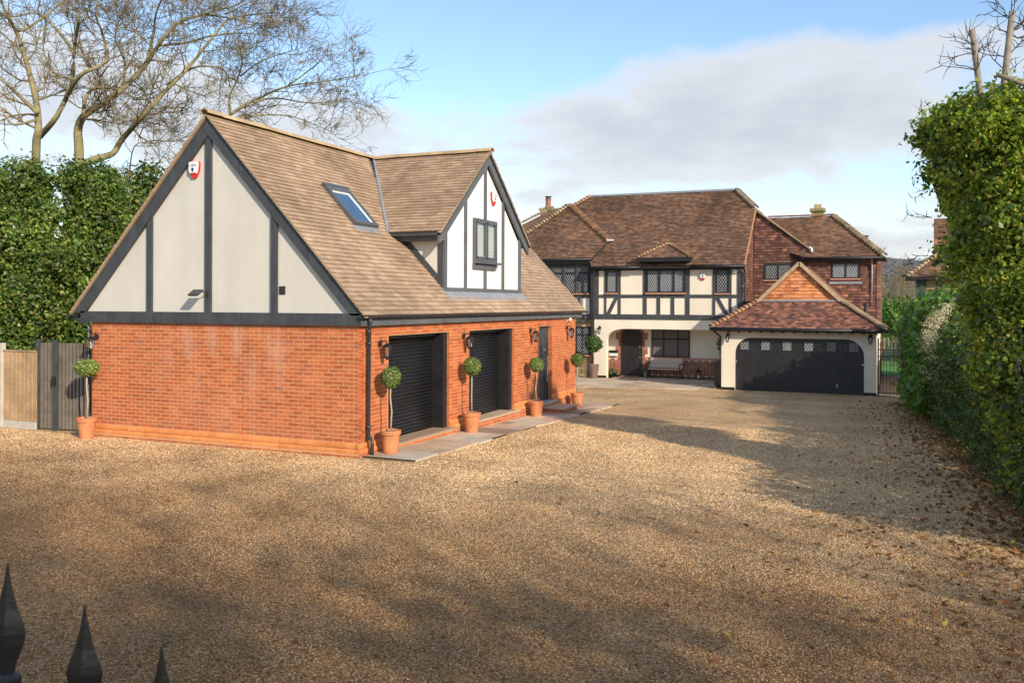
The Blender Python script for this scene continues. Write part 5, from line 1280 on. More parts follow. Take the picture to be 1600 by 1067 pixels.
flower_pot((-2.83, 24.85, -.44), 'low black planter of dark leaves left of the front door', .2, .13, M['iron'], 'privet')
flower_pot((2.05, 24.85, -.44), 'low dark planter by the terracotta bay tree pot', .2, .13, M['iron'], 'privet')
lb = thing('letter_box', 'black and white letter box on the porch wall beside the door', 'letter box', (-2.88, 25.18, .45))
fb(FY(25.2), -3.05, -2.68, .46, .60, .03, .12).build('box', M['plwhite'], lb); fb(FY(25.2), -3.06, -2.66, .60, .71, .03, .15).build('lid', M['iron'], lb)
dm = thing('door_mat', 'brown coir mat in front of the arched front door', 'mat', (-2.0, 24.8, -.44))
MB().box(-2.45, -1.55, 24.5, 25.1, -.436, -.412).build('pile', M['mat'], dm)
MB().box(-2.48, -1.52, 24.47, 25.13, -.44, -.425).build('border', M['soil'], dm)
bn2 = thing('wheeled_bin', 'dark wheeled bin tucked behind the corner of the cream garage', 'bin', (2.62, 21.6, -.45))
m = MB(); m.hexa([(2.42, 21.4, -.38), (2.78, 21.4, -.38), (2.78, 21.85, -.38), (2.42, 21.85, -.38), (2.38, 21.35, .5), (2.78, 21.35, .5), (2.78, 21.9, .5), (2.38, 21.9, .5)]); m.build('body', M['plastic'], bn2)
m = MB(); m.hexa([(2.36, 21.32, .5), (2.79, 21.32, .5), (2.79, 21.93, .5), (2.36, 21.93, .5), (2.38, 21.35, .54), (2.79, 21.35, .54), (2.79, 21.9, .6), (2.38, 21.9, .6)]); m.build('lid', M['plastic'], bn2)
for yy in (21.45, 21.8): m = MB(); m.tube([(2.5, yy, -.36), (2.56, yy, -.36)], .09, 12); m.build('wheel', M['iron'], bn2)

# ------------------------------------------------------------------ iron side gate and fence behind
sg = thing('side_gate', 'black iron railing gate with spear tops beside the cream garage', 'gate', (8.85, 20.75, GH))
for k in range(9):
    x = 8.42 + k * .112; m = MB(); m.tube([(x, 20.75, GH + .05), (x, 20.75, 1.38)], .009, 6); m.lathe([(.009, 1.36), (.02, 1.40), (.004, 1.50)], (x, 20.75, 0), 6); m.build('bar', M['iron'], sg)
for z in (GH + .12, .95, 1.2): MB().box(8.36, 9.38, 20.735, 20.765, z, z + .035).build('rail', M['iron'], sg)
for x in (8.36, 9.40): MB().box(x - .025, x + .025, 20.725, 20.775, GH - .05, 1.62).build('post', M['iron'], sg)
m = MB(); m.tube([(8.36, 20.75, 1.60)] + [(8.36 + 1.04 * t, 20.75, 1.60 + .16 * math.sin(math.pi * t)) for t in np.linspace(0, 1, 9)], .009, 6); m.build('top_arch', M['iron'], sg)
sf = thing('garden_fence', 'cream boarded fence running back beside the brown side path', 'fence', (9.6, 26, GH))
for k in range(38): MB().box(9.56, 9.60, 20.9 + k * .32, 21.2 + k * .32, GH, 1.25).build('board', M['hcream'], sf)
for k in range(6): MB().box(9.60, 9.68, 21 + k * 2.2, 21.1 + k * 2.2, GH, 1.35).build('post', M['darkbark'], sf)
pp = thing('timber_post', 'thick brown timber post standing at the end of the side path', 'post', (9.25, 31.2, GH))
MB().box(9.12, 9.38, 31.1, 31.36, GH, 2.1).build('shaft', M['darkbark'], pp); m = MB(); m.hexa([(9.1, 31.08, 2.1), (9.4, 31.08, 2.1), (9.4, 31.38, 2.1), (9.1, 31.38, 2.1), (9.2, 31.18, 2.2), (9.3, 31.18, 2.2), (9.3, 31.28, 2.2), (9.2, 31.28, 2.2)]); m.build('cap', M['darkbark'], pp)

# ------------------------------------------------------------------ fence and slatted gate on the left
fn = thing('board_fence', 'wooden board fence with pale concrete posts at the left of the drive', 'fence', (-10, 0, 0))
for x0, x1 in ((-9.52, -8.47), (-11.55, -9.66), (-13.6, -11.7)):
    n = int((x1 - x0) / .13)
    for k in range(n):
        a = x0 + k * (x1 - x0) / n
        m = MB(); m.hexa([(a, .06, .17), (a + .155, .045, .17), (a + .155, .065, .17), (a, .07, .17), (a, .06, 1.72), (a + .155, .045, 1.72), (a + .155, .065, 1.72), (a, .07, 1.72)]); m.build('board', M['fencewood'], fn)
    MB().box(x0 - .02, x1 + .02, .03, .085, -.05, .165).build('gravel_board', M['concrete'], fn); MB().box(x0, x1, .03, .09, 1.722, 1.75).build('capping', M['fencewood'], fn)
for x in (-9.59, -11.62): MB().box(x - .06, x + .06, 0, .12, -.1, 1.9).build('concrete_post', M['concrete'], fn)
gt = thing('slatted_gate', 'tall grey slatted timber gate between board fence and garage', 'gate', (-7.6, .3, 0))
n = 16; gx0, gx1 = -8.45, -6.76
for k in range(n):
    x = gx0 + .05 + k * (gx1 - gx0 - .1) / n; y = .10 + (x - gx0) * .10
    MB().box(x, x + .062, y, y + .03, .04, 1.93).build('slat', M['slatwood'], gt)
for z in (.25, 1.0, 1.75): m = MB(); m.hexa([(gx0, .14, z), (gx1, .31, z), (gx1, .35, z), (gx0, .18, z), (gx0, .14, z + .1), (gx1, .31, z + .1), (gx1, .35, z + .1), (gx0, .18, z + .1)]); m.build('rail', M['slatwood'], gt)
m = MB(); m.hexa([(gx0, .20, .03), (gx1, .37, .03), (gx1, .38, .03), (gx0, .21, .03), (gx0, .20, 1.9), (gx1, .37, 1.9), (gx1, .38, 1.9), (gx0, .21, 1.9)]); m.build('backing_board', M['room'], gt)
for x in (-7.92, -8.46): MB().box(x - .035, x + .035, .06, .13, 0, 2.0).build('post', M['timber'], gt)
MB().box(-7.96, -7.86, .03, .06, 1.0, 1.2).build('latch', M['iron'], gt)

# ------------------------------------------------------------------ entrance gate close to the camera
eg = thing('entrance_gate', 'black wrought-iron entrance gate with leaf-shaped spear tops', 'gate', (8.3, -12.5, 0))
GD = Vector((CT, ST, 0)); GN_ = Vector((-ST, CT, 0))
def spear(p, zt, w=.028):
    x, y = p.x, p.y
    m = MB(); prof = [(.0012, 0), (.004, -.02), (.008, -.039), (.0155, -.068), (.0255, -.093), (w, -.106), (.025, -.124), (.015, -.148), (.011, -.165), (.011, -.235)]
    vs = []
    for r, z in prof:
        for q in (GD * r, GN_ * r * .38, GD * -r, GN_ * -r * .38): vs.append((x + q.x, y + q.y, zt + z))
    fs = [(0, 1, 2, 3)]
    for i in range(len(prof) - 1):
        for k in range(4): fs.append((i * 4 + k, (i + 1) * 4 + k, (i + 1) * 4 + (k + 1) % 4, i * 4 + (k + 1) % 4))
    m.add(vs, fs); s = m.build('spear_head', M['iron'], eg)
    MB().lathe([(.012, -.165), (.02, -.172), (.02, -.192), (.012, -.2)], (x, y, zt), 10).build('collar', M['iron'], s)
    m = MB(); m.tube([(x, y, .05), (x, y, zt - .22)], .010, 8); m.build('bar', M['iron'], eg)
tops = []; g0 = dep(12, 880, 1.36)
for k in range(-5, 22):
    p = Vector((g0.x, g0.y, 0)) + GD * (.1175 * k); zt = g0.z - .062 * k if k < 7 else g0.z - .062 * 7 - .01 * (k - 7)
    spear(p, zt); tops.append((p.x, p.y, zt - .30))
m = MB(); m.tube(tops, .014, 8); m.build('top_rail', M['iron'], eg, smooth=True)
for z in (.15, 1.1):
    m = MB(); m.tube([(tops[0][0], tops[0][1], z), (tops[-1][0], tops[-1][1], z)], .016, 8); m.build('rail', M['iron'], eg)
p = Vector(tops[0]) - GD * .1; m = MB(); m.tube([(p.x, p.y, 0), (p.x, p.y, 2.9)], .035, 8); m.build('hinge_post', M['iron'], eg)

# ------------------------------------------------------------------ neighbour's house
nb = thing('neighbour_house', 'neighbouring buff brick house with dark tiled roof behind the hedge', 'house', (13, 44, -1))
def neighbour():
    x0, x1, y0, y1, ze = 9.9, 18, 41, 49, 4.35
    w = MB().box(x0, x1, y0, y1, -1.2, ze).build('wall', M['mortar'], nb)
    join_hexas(brick_rows(FY(y0), x0 + .5, 14, 1.6, ze, proud=.006, course=.15, bl=.34, depth=.001), 'brickwork', M['buff'], w)
    fb(FY(y0), x0 - .02, x0 + .5, -1, ze, 0, .06).build('timber_panel', M['timber'], w); fb(FY(y0), x0 + 1.0, x0 + 1.12, 3.2, ze, 0, .05).build('timber_post', M['timber'], w)
    window(nb, FY(y0), 12.05, 13.3, 3.05, 4.2, (12.65,), None, 'glassgrey', 'whitepaint', lead=False, sill=None)
    e = .55; a = [(x0 - e, y0 - e, ze), (x1 + e, y0 - e, ze), (x1 + e, y1 + e, ze), (x0 - e, y1 + e, ze)]; r0, r1 = Vector((13.2, 45, 7.4)), Vector((15, 45, 7.4))
    m = MB(); m.add([Vector(p) for p in a] + [r0, r1], [(0, 1, 5, 4), (1, 2, 5), (2, 3, 4, 5), (3, 0, 4), (0, 3, 2, 1)]); rf = m.build('roof', M['black'], nb)
    V = (r0 - Vector((r0.x, y0 - e, ze))).normalized()
    join_hexas(tile_area([a[0], a[1], r1, r0], a[0], (1, 0, 0), V, .2, .3, .03), 'roof_tiling', M['htile'], rf)
    V = (r0 - Vector((x0 - e, r0.y, ze))).normalized(); join_hexas(tile_area([a[3], a[0], r0], a[3], (0, -1, 0), V, .2, .3, .03), 'roof_tiling', M['htile'], rf)
    hip_run(a[0], r0, 'hip_tile', M['hip2'], rf, .14, .3)
    MB().box(x0 - e, x1 + e, y0 - e, y0, ze - .14, ze - .02).build('soffit', M['black'], nb)
    c = dep(1472, 350, 53); k = MB().box(c.x - .45, c.x + .9, 43.5, 44.6, 4, c.z + .2).build('chimney', M['mortar'], nb)
    join_hexas(brick_rows(FY(43.5), c.x - .46, c.x + .9, 5, c.z + .2, proud=.006, course=.15, bl=.34, depth=.001), 'brickwork', M['dtile'], k)
neighbour()

# ------------------------------------------------------------------ bare trees
def smooth_path(pts, per=4):
    P = [Vector(p) for p in pts]; out = []
    for i in range(len(P) - 1):
        p0, p1, p2, p3 = P[max(i - 1, 0)], P[i], P[i + 1], P[min(i + 2, len(P) - 1)]
        for k in range(per):
            t = k / per; out.append(.5 * ((2 * p1) + (p2 - p0) * t + (2 * p0 - 5 * p1 + 4 * p2 - p3) * t * t + (3 * p1 - p0 - 3 * p2 + p3) * t ** 3))
    return out + [P[-1]]
def rvec(s=1.0): return Vector((RND.gauss(0, s), RND.gauss(0, s), RND.gauss(0, s)))
def sprout(p, d, length, r, level, out, up=.10, maxlev=3, kids=(6, 5, 4)):
    n = 5 if level < 2 else 3; pts = [p.copy()]; q = p.copy(); dd = d.normalized()
    for i in range(n):
        dd = (dd + rvec(.20) + Vector((0, 0, up * (.3 + i / n)))).normalized(); q = q + dd * (length / n); pts.append(q.copy())
    out.append((pts, r, r * .35, level))
    if level < maxlev:
        for k in range(kids[level - 1]):
            t = RND.uniform(.2, 1.0); i = min(int(t * n), n - 1); bp = pts[i].lerp(pts[i + 1], t * n - i)
            ax_ = (pts[i + 1] - pts[i]).normalized(); side = ax_.cross(rvec()).normalized()
            sprout(bp, (ax_ * RND.uniform(.5, .9) + side * RND.uniform(.5, .9)), length * RND.uniform(.35, .6), max(r * .55, .0075), level + 1, out, up, maxlev, kids)
def bare_tree(name, label, limbs, group, spacing=.34, l1=(1.0, 2.4), trunk_r=.2, kids=(8, 6, 4), seeds=0, skip=0):
    root = thing(name, label, 'tree', limbs[0][0][0], group)
    tr = MB(); tw = []; sd = []
    for pts, r0, r1 in limbs:
        P = smooth_path(pts); n = len(P); r0 *= .74; r1 *= .75; tr.tube(P, [r0 + (r1 - r0) * (i / (n - 1)) ** .8 for i in range(n)], 8)
        acc = 0
        for i in range(1, n):
            acc += (P[i] - P[i - 1]).length; t = i / (n - 1)
            if t < skip or (P[i] - P[0]).length < .5: acc = 0; continue
            while acc > spacing:
                acc -= spacing; a = (P[i] - P[i - 1]).normalized(); s = a.cross(rvec()).normalized()
                rr = max((r0 + (r1 - r0) * t) * .35, .012)
                sprout(P[i].copy(), a * RND.uniform(.3, .8) + s * RND.uniform(.6, 1), RND.uniform(*l1) * (1.1 - .35 * t), min(rr, .035), 1, tw, kids=kids)
        sprout(P[-1].copy(), P[-1] - P[-2], l1[1] * .7, r1, 1, tw, kids=kids)
    tr.build('trunk', M['bark'], root, smooth=True)
    m = MB()
    for pts, r0, r1, lv in tw:
        k = len(pts); m.tube(pts, [r0 + (r1 - r0) * i / (k - 1) for i in range(k)], 4 if lv == 1 else 3, cap=False)
    o = m.build('crown', M['twig'], root); o['kind'] = 'stuff'
    if seeds:
        P = []
        for k in range(seeds):
            pts = RND.choice(tw)[0]; c = pts[-1]
            for j in range(14): P.append(c + rvec(.045) + Vector((0, 0, -.1)))
        P = np.array([tuple(p) for p in P]); o = bpy.data.objects.new('seed_bunches', leaf_mesh(P, NR.normal(size=P.shape), NR.uniform(.03, .065, len(P)), 'seed_bunches', M['seed'], 1.8)); link(o, root); o['kind'] = 'stuff'
    return root
def lim(D, zig, *pp):
    s = 1 / 2.667; return [dep(x * s, y * s, D + zig * math.sin(i * 1.9 + x)) for i, (x, y) in enumerate(pp)]
def onground(p): return Vector((p.x, p.y, gz(p.x, p.y) - .1))
D = 26.5
a0 = lim(D, 0, (150, 660))[0]
bare_tree('ash_tree', 'tall bare ash tree rising from the ivy beside the board fence', [
    ([onground(a0), a0.lerp(onground(a0), .5)] + lim(D, .5, (150, 640), (160, 540), (150, 420), (110, 260), (75, 150), (20, 40), (-30, -80)), .22, .035),
    (lim(D, .8, (165, 570), (240, 480), (300, 340), (310, 200), (330, 60), (320, -80)), .13, .03), (lim(D, .9, (240, 480), (330, 320), (440, 260), (430, 150), (400, 60), (420, -60)), .10, .025),
    (lim(D, .6, (155, 470), (80, 400), (0, 330), (-80, 300)), .10, .03), (lim(D, .8, (75, 130), (130, 110), (250, 20), (320, -20)), .07, .02), (lim(D, .8, (305, 220), (250, 140), (160, 60), (60, 70), (-40, 60)), .07, .02),
    (lim(D, .8, (300, 330), (220, 300), (180, 200), (190, 90)), .05, .015), (lim(D, .8, (150, 500), (60, 520), (20, 480), (-20, 400)), .06, .02)], 'bare ash trees behind the garage', seeds=6, skip=.3)
D = 27.5
b0 = lim(D, 0, (335, 680))[0]
bare_tree('ash_tree', 'leaning bare ash tree with long arching limbs beyond the ivy', [
    ([onground(b0), b0.lerp(onground(b0), .5)] + lim(D, .6, (330, 660), (325, 550), (345, 490), (400, 450), (500, 380), (600, 280), (660, 190), (740, 100), (850, 60), (960, 30)), .24, .03),
    (lim(D, .7, (345, 490), (360, 400), (400, 370), (470, 365), (520, 300), (560, 220), (560, 100)), .08, .02),
    (lim(D, .8, (330, 690), (400, 662), (470, 640), (510, 580), (600, 480), (680, 390), (760, 310), (820, 240), (900, 140), (960, 80), (1110, 55)), .17, .025),
    (lim(D, .8, (700, 355), (800, 285), (900, 280), (945, 310), (960, 370)), .06, .015), (lim(D, .9, (610, 270), (640, 140), (650, 60), (690, -40)), .08, .02), (lim(D, .8, (660, 190), (780, 180), (880, 150), (1000, 140), (1150, 150)), .06, .015),
    (lim(D, .8, (510, 370), (520, 260), (480, 160), (500, 40)), .06, .015), (lim(D, .8, (760, 100), (760, 40), (800, -40)), .05, .015), (lim(D, .7, (850, 60), (980, 80), (1100, 100), (1180, 60)), .05, .012), (lim(D, .6, (380, 500), (450, 510), (520, 520), (560, 530)), .04, .012),
    (lim(D, .6, (940, 60), (1040, 10), (1120, -30)), .04, .012)], 'bare ash trees behind the garage', seeds=16, skip=.25)
D = 28.5
c0 = lim(D, 0, (560, 900))[0]
bare_tree('ash_tree', 'bare ash tree whose low branches show over the garage ridge', [
    ([onground(c0)] + lim(D, .4, (560, 900), (640, 830), (760, 760), (880, 600), (960, 480), (1080, 410), (1200, 360), (1320, 345), (1480, 318)), .16, .015),
    (lim(D, .7, (960, 480), (958, 400), (990, 330), (1010, 250), (990, 170)), .06, .02), (lim(D, .7, (1060, 425), (1150, 410), (1290, 430), (1400, 420)), .05, .012), (lim(D, .7, (940, 500), (1100, 480), (1230, 490), (1380, 550)), .05, .012),
    (lim(D, .7, (1200, 360), (1280, 300), (1340, 250), (1370, 190)), .04, .012), (lim(D, .7, (1000, 320), (1080, 260), (1160, 230), (1230, 210)), .04, .012), (lim(D, .6, (620, 860), (640, 720), (690, 640)), .04, .012), (lim(D, .6, (560, 900), (540, 760), (560, 610), (640, 600)), .05, .012)], 'bare ash trees behind the garage', seeds=16, skip=.45)

# ------------------------------------------------------------------ ivy and hedges
def stem_set(blobs, root, n=40, r=.03, mat='darkbark', name='stems'):
    m = MB(); blobs = sorted(blobs, key=lambda b: -b[3])[:max(3, len(blobs) // 4)]
    for k in range(n):
        b = RND.choice(blobs); c = Vector(b[:3]); q = c + Vector((RND.uniform(-.7, .7) * b[3], RND.uniform(-.7, .7) * b[4], RND.uniform(-.6, .8) * b[5]))
        base = Vector((c.x + RND.uniform(-.4, .4) * b[3], c.y + RND.uniform(-.4, .4) * b[4], gz(c.x, c.y) - .05)); mid = base.lerp(q, .5) + rvec(.12)
        m.tube([base, mid, q], [r, r * .7, r * .3], 5, cap=False)
    return m.build(name, M[mat], root)
def sprigs(root, blobs, n, length, size, mat, per=11, aspect=1.3, shell=.12):
    """young shoots standing off the foliage, each a thin twig with leaves along it"""
    P0, n0 = blob_points(blobs, n, shell, 0.); n0 = n0 / np.linalg.norm(n0, axis=1, keepdims=True)
    P = []; Nn = []; S = []; m = MB()
    for p, d in zip(P0, n0):
        q = Vector(p); dd = (Vector(d) + rvec(.35) + Vector((0, 0, .25))).normalized(); Ls = RND.uniform(*length); pts = [q - dd * .08]
        for i in range(per):
            dd = (dd + rvec(.10) - Vector((0, 0, .03))).normalized(); q = q + dd * (Ls / per); pts.append(q.copy())
            for s in (0, 1):
                P.append(q + rvec(size * .45)); Nn.append(Vector((0, 0, .8)) + dd * .3 + rvec(.6)); S.append(size * RND.uniform(.6, 1.2) * (1.1 - .45 * i / per))
        m.tube(pts[::3] + [pts[-1]], .004, 3, cap=False)
    m.build('shoots', M['darkbark'], root)['kind'] = 'stuff'
    P = np.array([tuple(v) for v in P]); Nn = np.array([tuple(v) for v in Nn])
    o = bpy.data.objects.new('shoot_leaves', leaf_mesh(P, Nn, np.array(S), 'shoot_leaves', M[mat], aspect)); link(o, root); o['kind'] = 'stuff'
def lumpify(blobs, k=5, s=.5, seed=3):
    rr = random.Random(seed); out = []
    for b in blobs:
        out.append((b[0], b[1], b[2], b[3] * .82, b[4] * .82, b[5] * .82))
        for i in range(k):
            d = Vector((rr.gauss(0, 1), rr.gauss(0, 1), rr.gauss(0, .8))).normalized(); q = rr.uniform(.55, .85); z = s * rr.uniform(.6, 1.1)
            out.append((b[0] + d.x * b[3] * q, b[1] + d.y * b[4] * q, b[2] + d.z * b[5] * q, b[3] * z, b[4] * z, b[5] * z))
    return out
def ivy_mass(name, label, cat, base, blobs, n, size, mat, inner=.5, stems=30, shell=.3, aspect=1.15, group=None, kname='crown', shoots=0):
    root = thing(name, label, cat, base, group)
    crown(kname, blobs, n, size, M[mat], root, shell, aspect)
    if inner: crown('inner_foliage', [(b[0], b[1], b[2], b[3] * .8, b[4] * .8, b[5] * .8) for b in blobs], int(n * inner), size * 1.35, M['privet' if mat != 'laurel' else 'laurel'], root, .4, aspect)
    if stems: stem_set(blobs, root, stems)
    if shoots: sprigs(root, blobs, shoots, (.16, .5), size, mat, aspect=aspect)
    return root
def bl(px, py, D, rx, rz, ry=None):
    p = dep(px, py, D); return (p.x, p.y, p.z, rx, ry or rx, rz)
ivyA = [bl(26, 290, 24.5, .95, .88), bl(62, 332, 24.2, .62, .75), bl(20, 370, 24, 1.2, 1.1), bl(66, 405, 24, .85, 1.0), bl(10, 460, 23.6, 1.2, 1.1), bl(60, 490, 23.6, 1.0, 1.0), bl(-40, 310, 24.5, 1.0, 1.0), bl(-50, 420, 24, 1.2, 1.2), bl(20, 540, 23.6, 1.2, 1.0), bl(-40, 540, 23.8, 1.2, 1.1)]
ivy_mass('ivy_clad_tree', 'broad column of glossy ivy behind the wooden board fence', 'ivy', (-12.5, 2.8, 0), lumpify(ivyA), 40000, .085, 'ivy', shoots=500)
ivyB = [bl(146, 290, 25, .68, .72), bl(128, 330, 25, .5, .75), bl(165, 335, 25, .5, .8), bl(140, 375, 25, .75, .9), bl(165, 400, 25.2, .7, .9), bl(120, 450, 25, .9, 1.0), bl(160, 480, 25.4, .8, 1.0), bl(115, 530, 25, .9, .9), bl(165, 560, 25.6, .9, .9), bl(195, 430, 26, .5, .9)]
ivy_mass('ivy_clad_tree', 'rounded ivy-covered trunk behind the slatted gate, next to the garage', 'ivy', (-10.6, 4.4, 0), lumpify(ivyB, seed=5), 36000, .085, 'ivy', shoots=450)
ivyC = [bl(218, 305, 29, .65, .75), bl(235, 280, 29, .45, .5), bl(205, 340, 28.8, .6, .8), bl(215, 400, 28.8, .8, 1.0), bl(200, 480, 28.8, .9, 1.2), bl(250, 380, 29, .8, 1.0)]
ivy_mass('ivy_shrub', 'loose ivy bush showing beyond the left slope of the garage roof', 'ivy', (-9.8, 9.5, 0), ivyC, 9000, .10, 'ivy', inner=.3, shoots=150)

# right boundary: laurel, viburnum, privet, then the ivy-grown tree
def hx(y): return 9.46 + (18.5 - y) * .0545            # foot of the hedge
lau = [(hx(y) + .66 + RND.uniform(-.1, .1), y, z + gz(9, y) + .1, .8, .75, .75) for y in np.arange(12.6, 19.3, .8) for z in (.6, 1.5, 2.5)]
ivy_mass('laurel_hedge', 'bright green clipped laurel hedge next to the iron side gate', 'hedge', (10, 16, -.4), lau, 17000, .13, 'laurel', aspect=1.7, shoots=260)
vib = [(hx(y) + .78, y, z + gz(9, y), .75, .8, .75) for y in np.arange(8.4, 12.6, .8) for z in (.5, 1.2, 1.85)]
vr = ivy_mass('viburnum_hedge', 'dark leafy shrub with cream flower clusters between laurel and ivy', 'shrub', (10.4, 10, -.2), vib, 16000, .085, 'privet', shoots=200)
def clusters():
    P = []
    for k in range(95):
        y = RND.uniform(8.6, 12.4); z = RND.choice((RND.uniform(1.9, 3.05), RND.uniform(2.3, 3.0), RND.uniform(.9, 2.2))); x = hx(y) + .68 - .75 * math.sqrt(max(0, 1 - max(0, (z - 1.9)) ** 2)) - .10
        for j in range(26): P.append((x + RND.gauss(0, .06), y + RND.gauss(0, .07), z + RND.gauss(0, .035)))
    P = np.array(P); o = bpy.data.objects.new('flower_clusters', leaf_mesh(P, NR.normal(size=P.shape) + [0, 0, 1.2], NR.uniform(.02, .05, len(P)), 'flower_clusters', M['cluster'])); link(o, vr); o['kind'] = 'stuff'
clusters()
prv = [(hx(y) + .72, y, z + gz(9, y), .7, .8, .7) for y in np.arange(-2.2, 8.6, .75) for z in (.5, 1.2, 1.75)]
ivy_mass('privet_hedge', 'dense dark green hedge above the fallen leaves of the drive', 'hedge', (10.7, 5.5, -.1), lumpify(prv, 2, .5, 4), 46000, .06, 'privet', shoots=500)
it = []
def itb(px, py, Dd, rx, rz): it.append(bl(px, py, Dd, rx, rz))
for a in ((1530, 190, 14.6, .75, .5), (1580, 200, 14, .8, .6), (1522, 228, 15, .40, .35), (1630, 180, 14, .9, .7), (1518, 290, 15.2, .45, .5), (1545, 280, 14.6, .8, .7), (1600, 290, 14, .8, .7), 
          (1540, 365, 15.6, .40, .42), (1550, 370, 14.6, .75, .7), (1610, 380, 13.8, .8, .8), (1570, 440, 15, .46, .5), (1570, 460, 14.2, .75, .7), (1620, 470, 13.4, .8, .7), (1580, 540, 14.0, .55, .6), (1600, 560, 13.3, .7, .7),
          (1602, 640, 13.2, .45, .55), (1625, 660, 12.6, .6, .6), (1618, 735, 12.5, .4, .45), (1452, 205, 15.6, .16, .35), (1462, 260, 15.6, .22, .4), (1500, 320, 15.6, .25, .33), (1492, 250, 15.4, .25, .35)): itb(*a)
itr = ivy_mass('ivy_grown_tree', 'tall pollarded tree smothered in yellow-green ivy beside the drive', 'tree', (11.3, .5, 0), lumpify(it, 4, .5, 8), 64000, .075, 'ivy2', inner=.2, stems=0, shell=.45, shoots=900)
def stubs():
    m = MB()
    for a, b, r, DD in (((1532, 150), (1519, 47), .046, 14.4), ((1568, 140), (1582, 18), .05, 14.2), ((1600, 132), (1558, 117), .035, 13.9)):
        p, q = dep(*a, DD), dep(*b, DD); base = Vector((p.x + .5, p.y - .3, 3.5)) if r > .04 else dep(1640, 150, DD)
        m.tube([base, p, q], [r * 1.6, r * 1.1, r], 10)
    m.build('cut_trunk', M['palebark'], itr, smooth=True)
    tw = []
    for a in ((1523, 70), (1521, 85), (1577, 50), (1580, 30), (1526, 110), (1574, 90), (1570, 110), (1590, 60), (1600, 40)):
        for k in range(4):
            p = dep(*a, 14.3); sprout(p, rvec(1) * Vector((1, 1, .6)) if False else Vector((RND.gauss(0, 1), RND.gauss(0, 1), RND.uniform(-.1, .8))), RND.uniform(.4, .85), .009, 1, tw, kids=(3, 2, 1), maxlev=2)
    for a in ((1453, 190), (1450, 300), (1456, 340), (1460, 400), (1470, 430)):
        for k in range(3): sprout(dep(*a, 15.7), Vector((-CT, -ST, 0)) + rvec(.6), RND.uniform(.25, .5), .006, 1, tw, kids=(3, 2, 1), maxlev=2)
    m = MB()
    for pts, r0, r1, lv in tw: m.tube(pts, [r0 + (r1 - r0) * i / (len(pts) - 1) for i in range(len(pts))], 4, cap=False)
    o = m.build('twigs', M['darkbark'], itr); o['kind'] = 'stuff'
    m = MB()
    for pp in (((1560, 480), (1515, 400), (1482, 320), (1456, 240), (1450, 190)), ((1476, 330), (1462, 290), (1450, 275)), ((1600, 905), (1590, 820), (1600, 700), (1590, 560))):
        P = [dep(x, y, (16.9 if y > 300 else 15.9) if pp[0][0] < 1595 else 12.4) for x, y in pp]; m.tube(smooth_path(P), [.06 - .04 * i / 12 for i in range(13)][:len(smooth_path(P))] if len(smooth_path(P)) <= 13 else .04, 7)
    m.build('ivy_stem', M['darkbark'], itr, smooth=True)
stubs()
def fallen():
    P = []
    for k in range(5200):
        y = RND.uniform(-8, 18); e = RND.expovariate(1 / .48)
        if y < -1: e *= 1.6
        x = hx(y) + .25 - e
        P.append((x, y, gz(x, y) + .012 + RND.random() * .015))
    for k in range(200):
        x, y = RND.uniform(0, 9.5), RND.uniform(-8, 6); 
        if RND.random() < (x / 9.5) ** 2: P.append((x, y, gz(x, y) + .015))
    P = np.array(P); n = NR.normal(size=P.shape) * .45 + [0, 0, 1]
    o = bpy.data.objects.new('fallen_leaves', leaf_mesh(P, n, NR.uniform(.04, .085, len(P)), 'fallen_leaves', M['fallen'], 1.3)); link(o)
    props(o, 'brown and yellow fallen leaves strewn along the hedge foot', 'leaves', kind='stuff')
fallen()

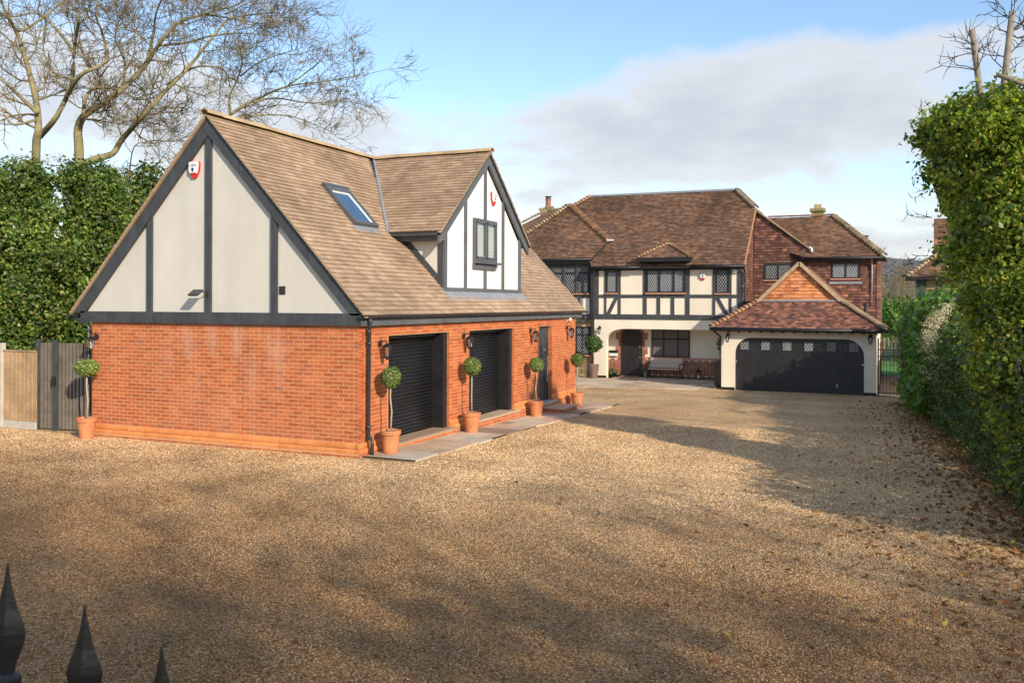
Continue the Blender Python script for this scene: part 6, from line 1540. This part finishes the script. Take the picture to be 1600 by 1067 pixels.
# ------------------------------------------------------------------ trees beside and behind the camera whose shade falls over the drive
def shade_tree(k, x, y, h, label, dense):
    limbs = [([Vector((x, y, -.1)), Vector((x + .1, y, h * .25)), Vector((x - .1, y + .2, h * .5)), Vector((x + .2, y - .1, h * .8)), Vector((x, y + .2, h))], .2, .04)]
    for j in range(13):
        t = RND.uniform(.22, .85); a = RND.uniform(0, 6.28); b = Vector((x, y, h * t)); d = Vector((math.cos(a), math.sin(a), .75)) * h * RND.uniform(.2, .32)
        limbs.append(([b, b + d * .5 + rvec(.15), b + d + Vector((0, 0, .4))], .07, .02))
    r = bare_tree('roadside_tree', label, limbs, 'bare trees along the road', spacing=.75, l1=(1.5, 3.2), kids=(7, 5, 3))
    if dense: crown('ivy', [(x, y, h * .35, 1.0, 1.0, h * .3), (x + .6, y + 1.2, h * .55, 1.5, 1.5, 1.4), (x - .5, y - 1.4, h * .66, 1.5, 1.5, 1.3), (x + .2, y + .5, h * .8, 1.1, 1.1, 1.0)], 2300, .28, M['privet'], r)
for k, (x, y, h, dn) in enumerate(((26, -20.5, 13, 1), (27.5, -25, 16, 1), (25, -28.5, 15, 0), (31, -22.5, 16, 0), (24, -16.5, 8, 1), (29, -33, 16, 1), (23.5, -12.5, 7, 0), (22, -23, 12, 0))):
    shade_tree(k, x, y, h, ('bare roadside tree with an ivy-clad trunk beyond the hedge' if dn else 'small bare roadside tree without ivy beyond the hedge'), dn)
# far bare trees seen past the house corner
def far_tree(loc, h, label):
    x, y, z = loc
    limbs = [([Vector((x, y, z)), Vector((x + .1, y, z + h * .4)), Vector((x, y, z + h * .95))], .16, .03)]
    for j in range(8):
        a = RND.uniform(0, 6.28); b = Vector((x, y, z + h * RND.uniform(.15, .7))); d = Vector((math.cos(a) * .6, math.sin(a) * .6, 1)) * h * .3
        limbs.append(([b, b + d * .5, b + d], .07, .02))
    return bare_tree('bare_tree', label, limbs, 'bare trees behind the side path', spacing=.55, l1=(.9, 1.8), kids=(6, 4, 2))
ft = None
for k in range(9):
    px = 1372 + k * 8; Dp = 58 + (k * 7) % 23; p = dep(px, 500, Dp)
    if k == 0: ft = far_tree((0, 0, 0), 6.2, 'pale bare tree in the thicket behind the side path'); o = ft
    else: o = copy_tree(ft)
    o.location = (p.x, p.y, -.6); s = RND.uniform(.8, 1.2); o.scale = (s, s, s * .92); o.rotation_euler = (0, 0, k * 1.3)
gs = [bl(1390 + 9 * k, 498, 48, .9, .9) for k in range(4)]
ivy_mass('garden_shrub', 'yellow-green low shrub at the end of the garden path', 'shrub', (gs[0][0], gs[0][1], -.5), gs, 3000, .14, 'laurel', inner=0, stems=10)
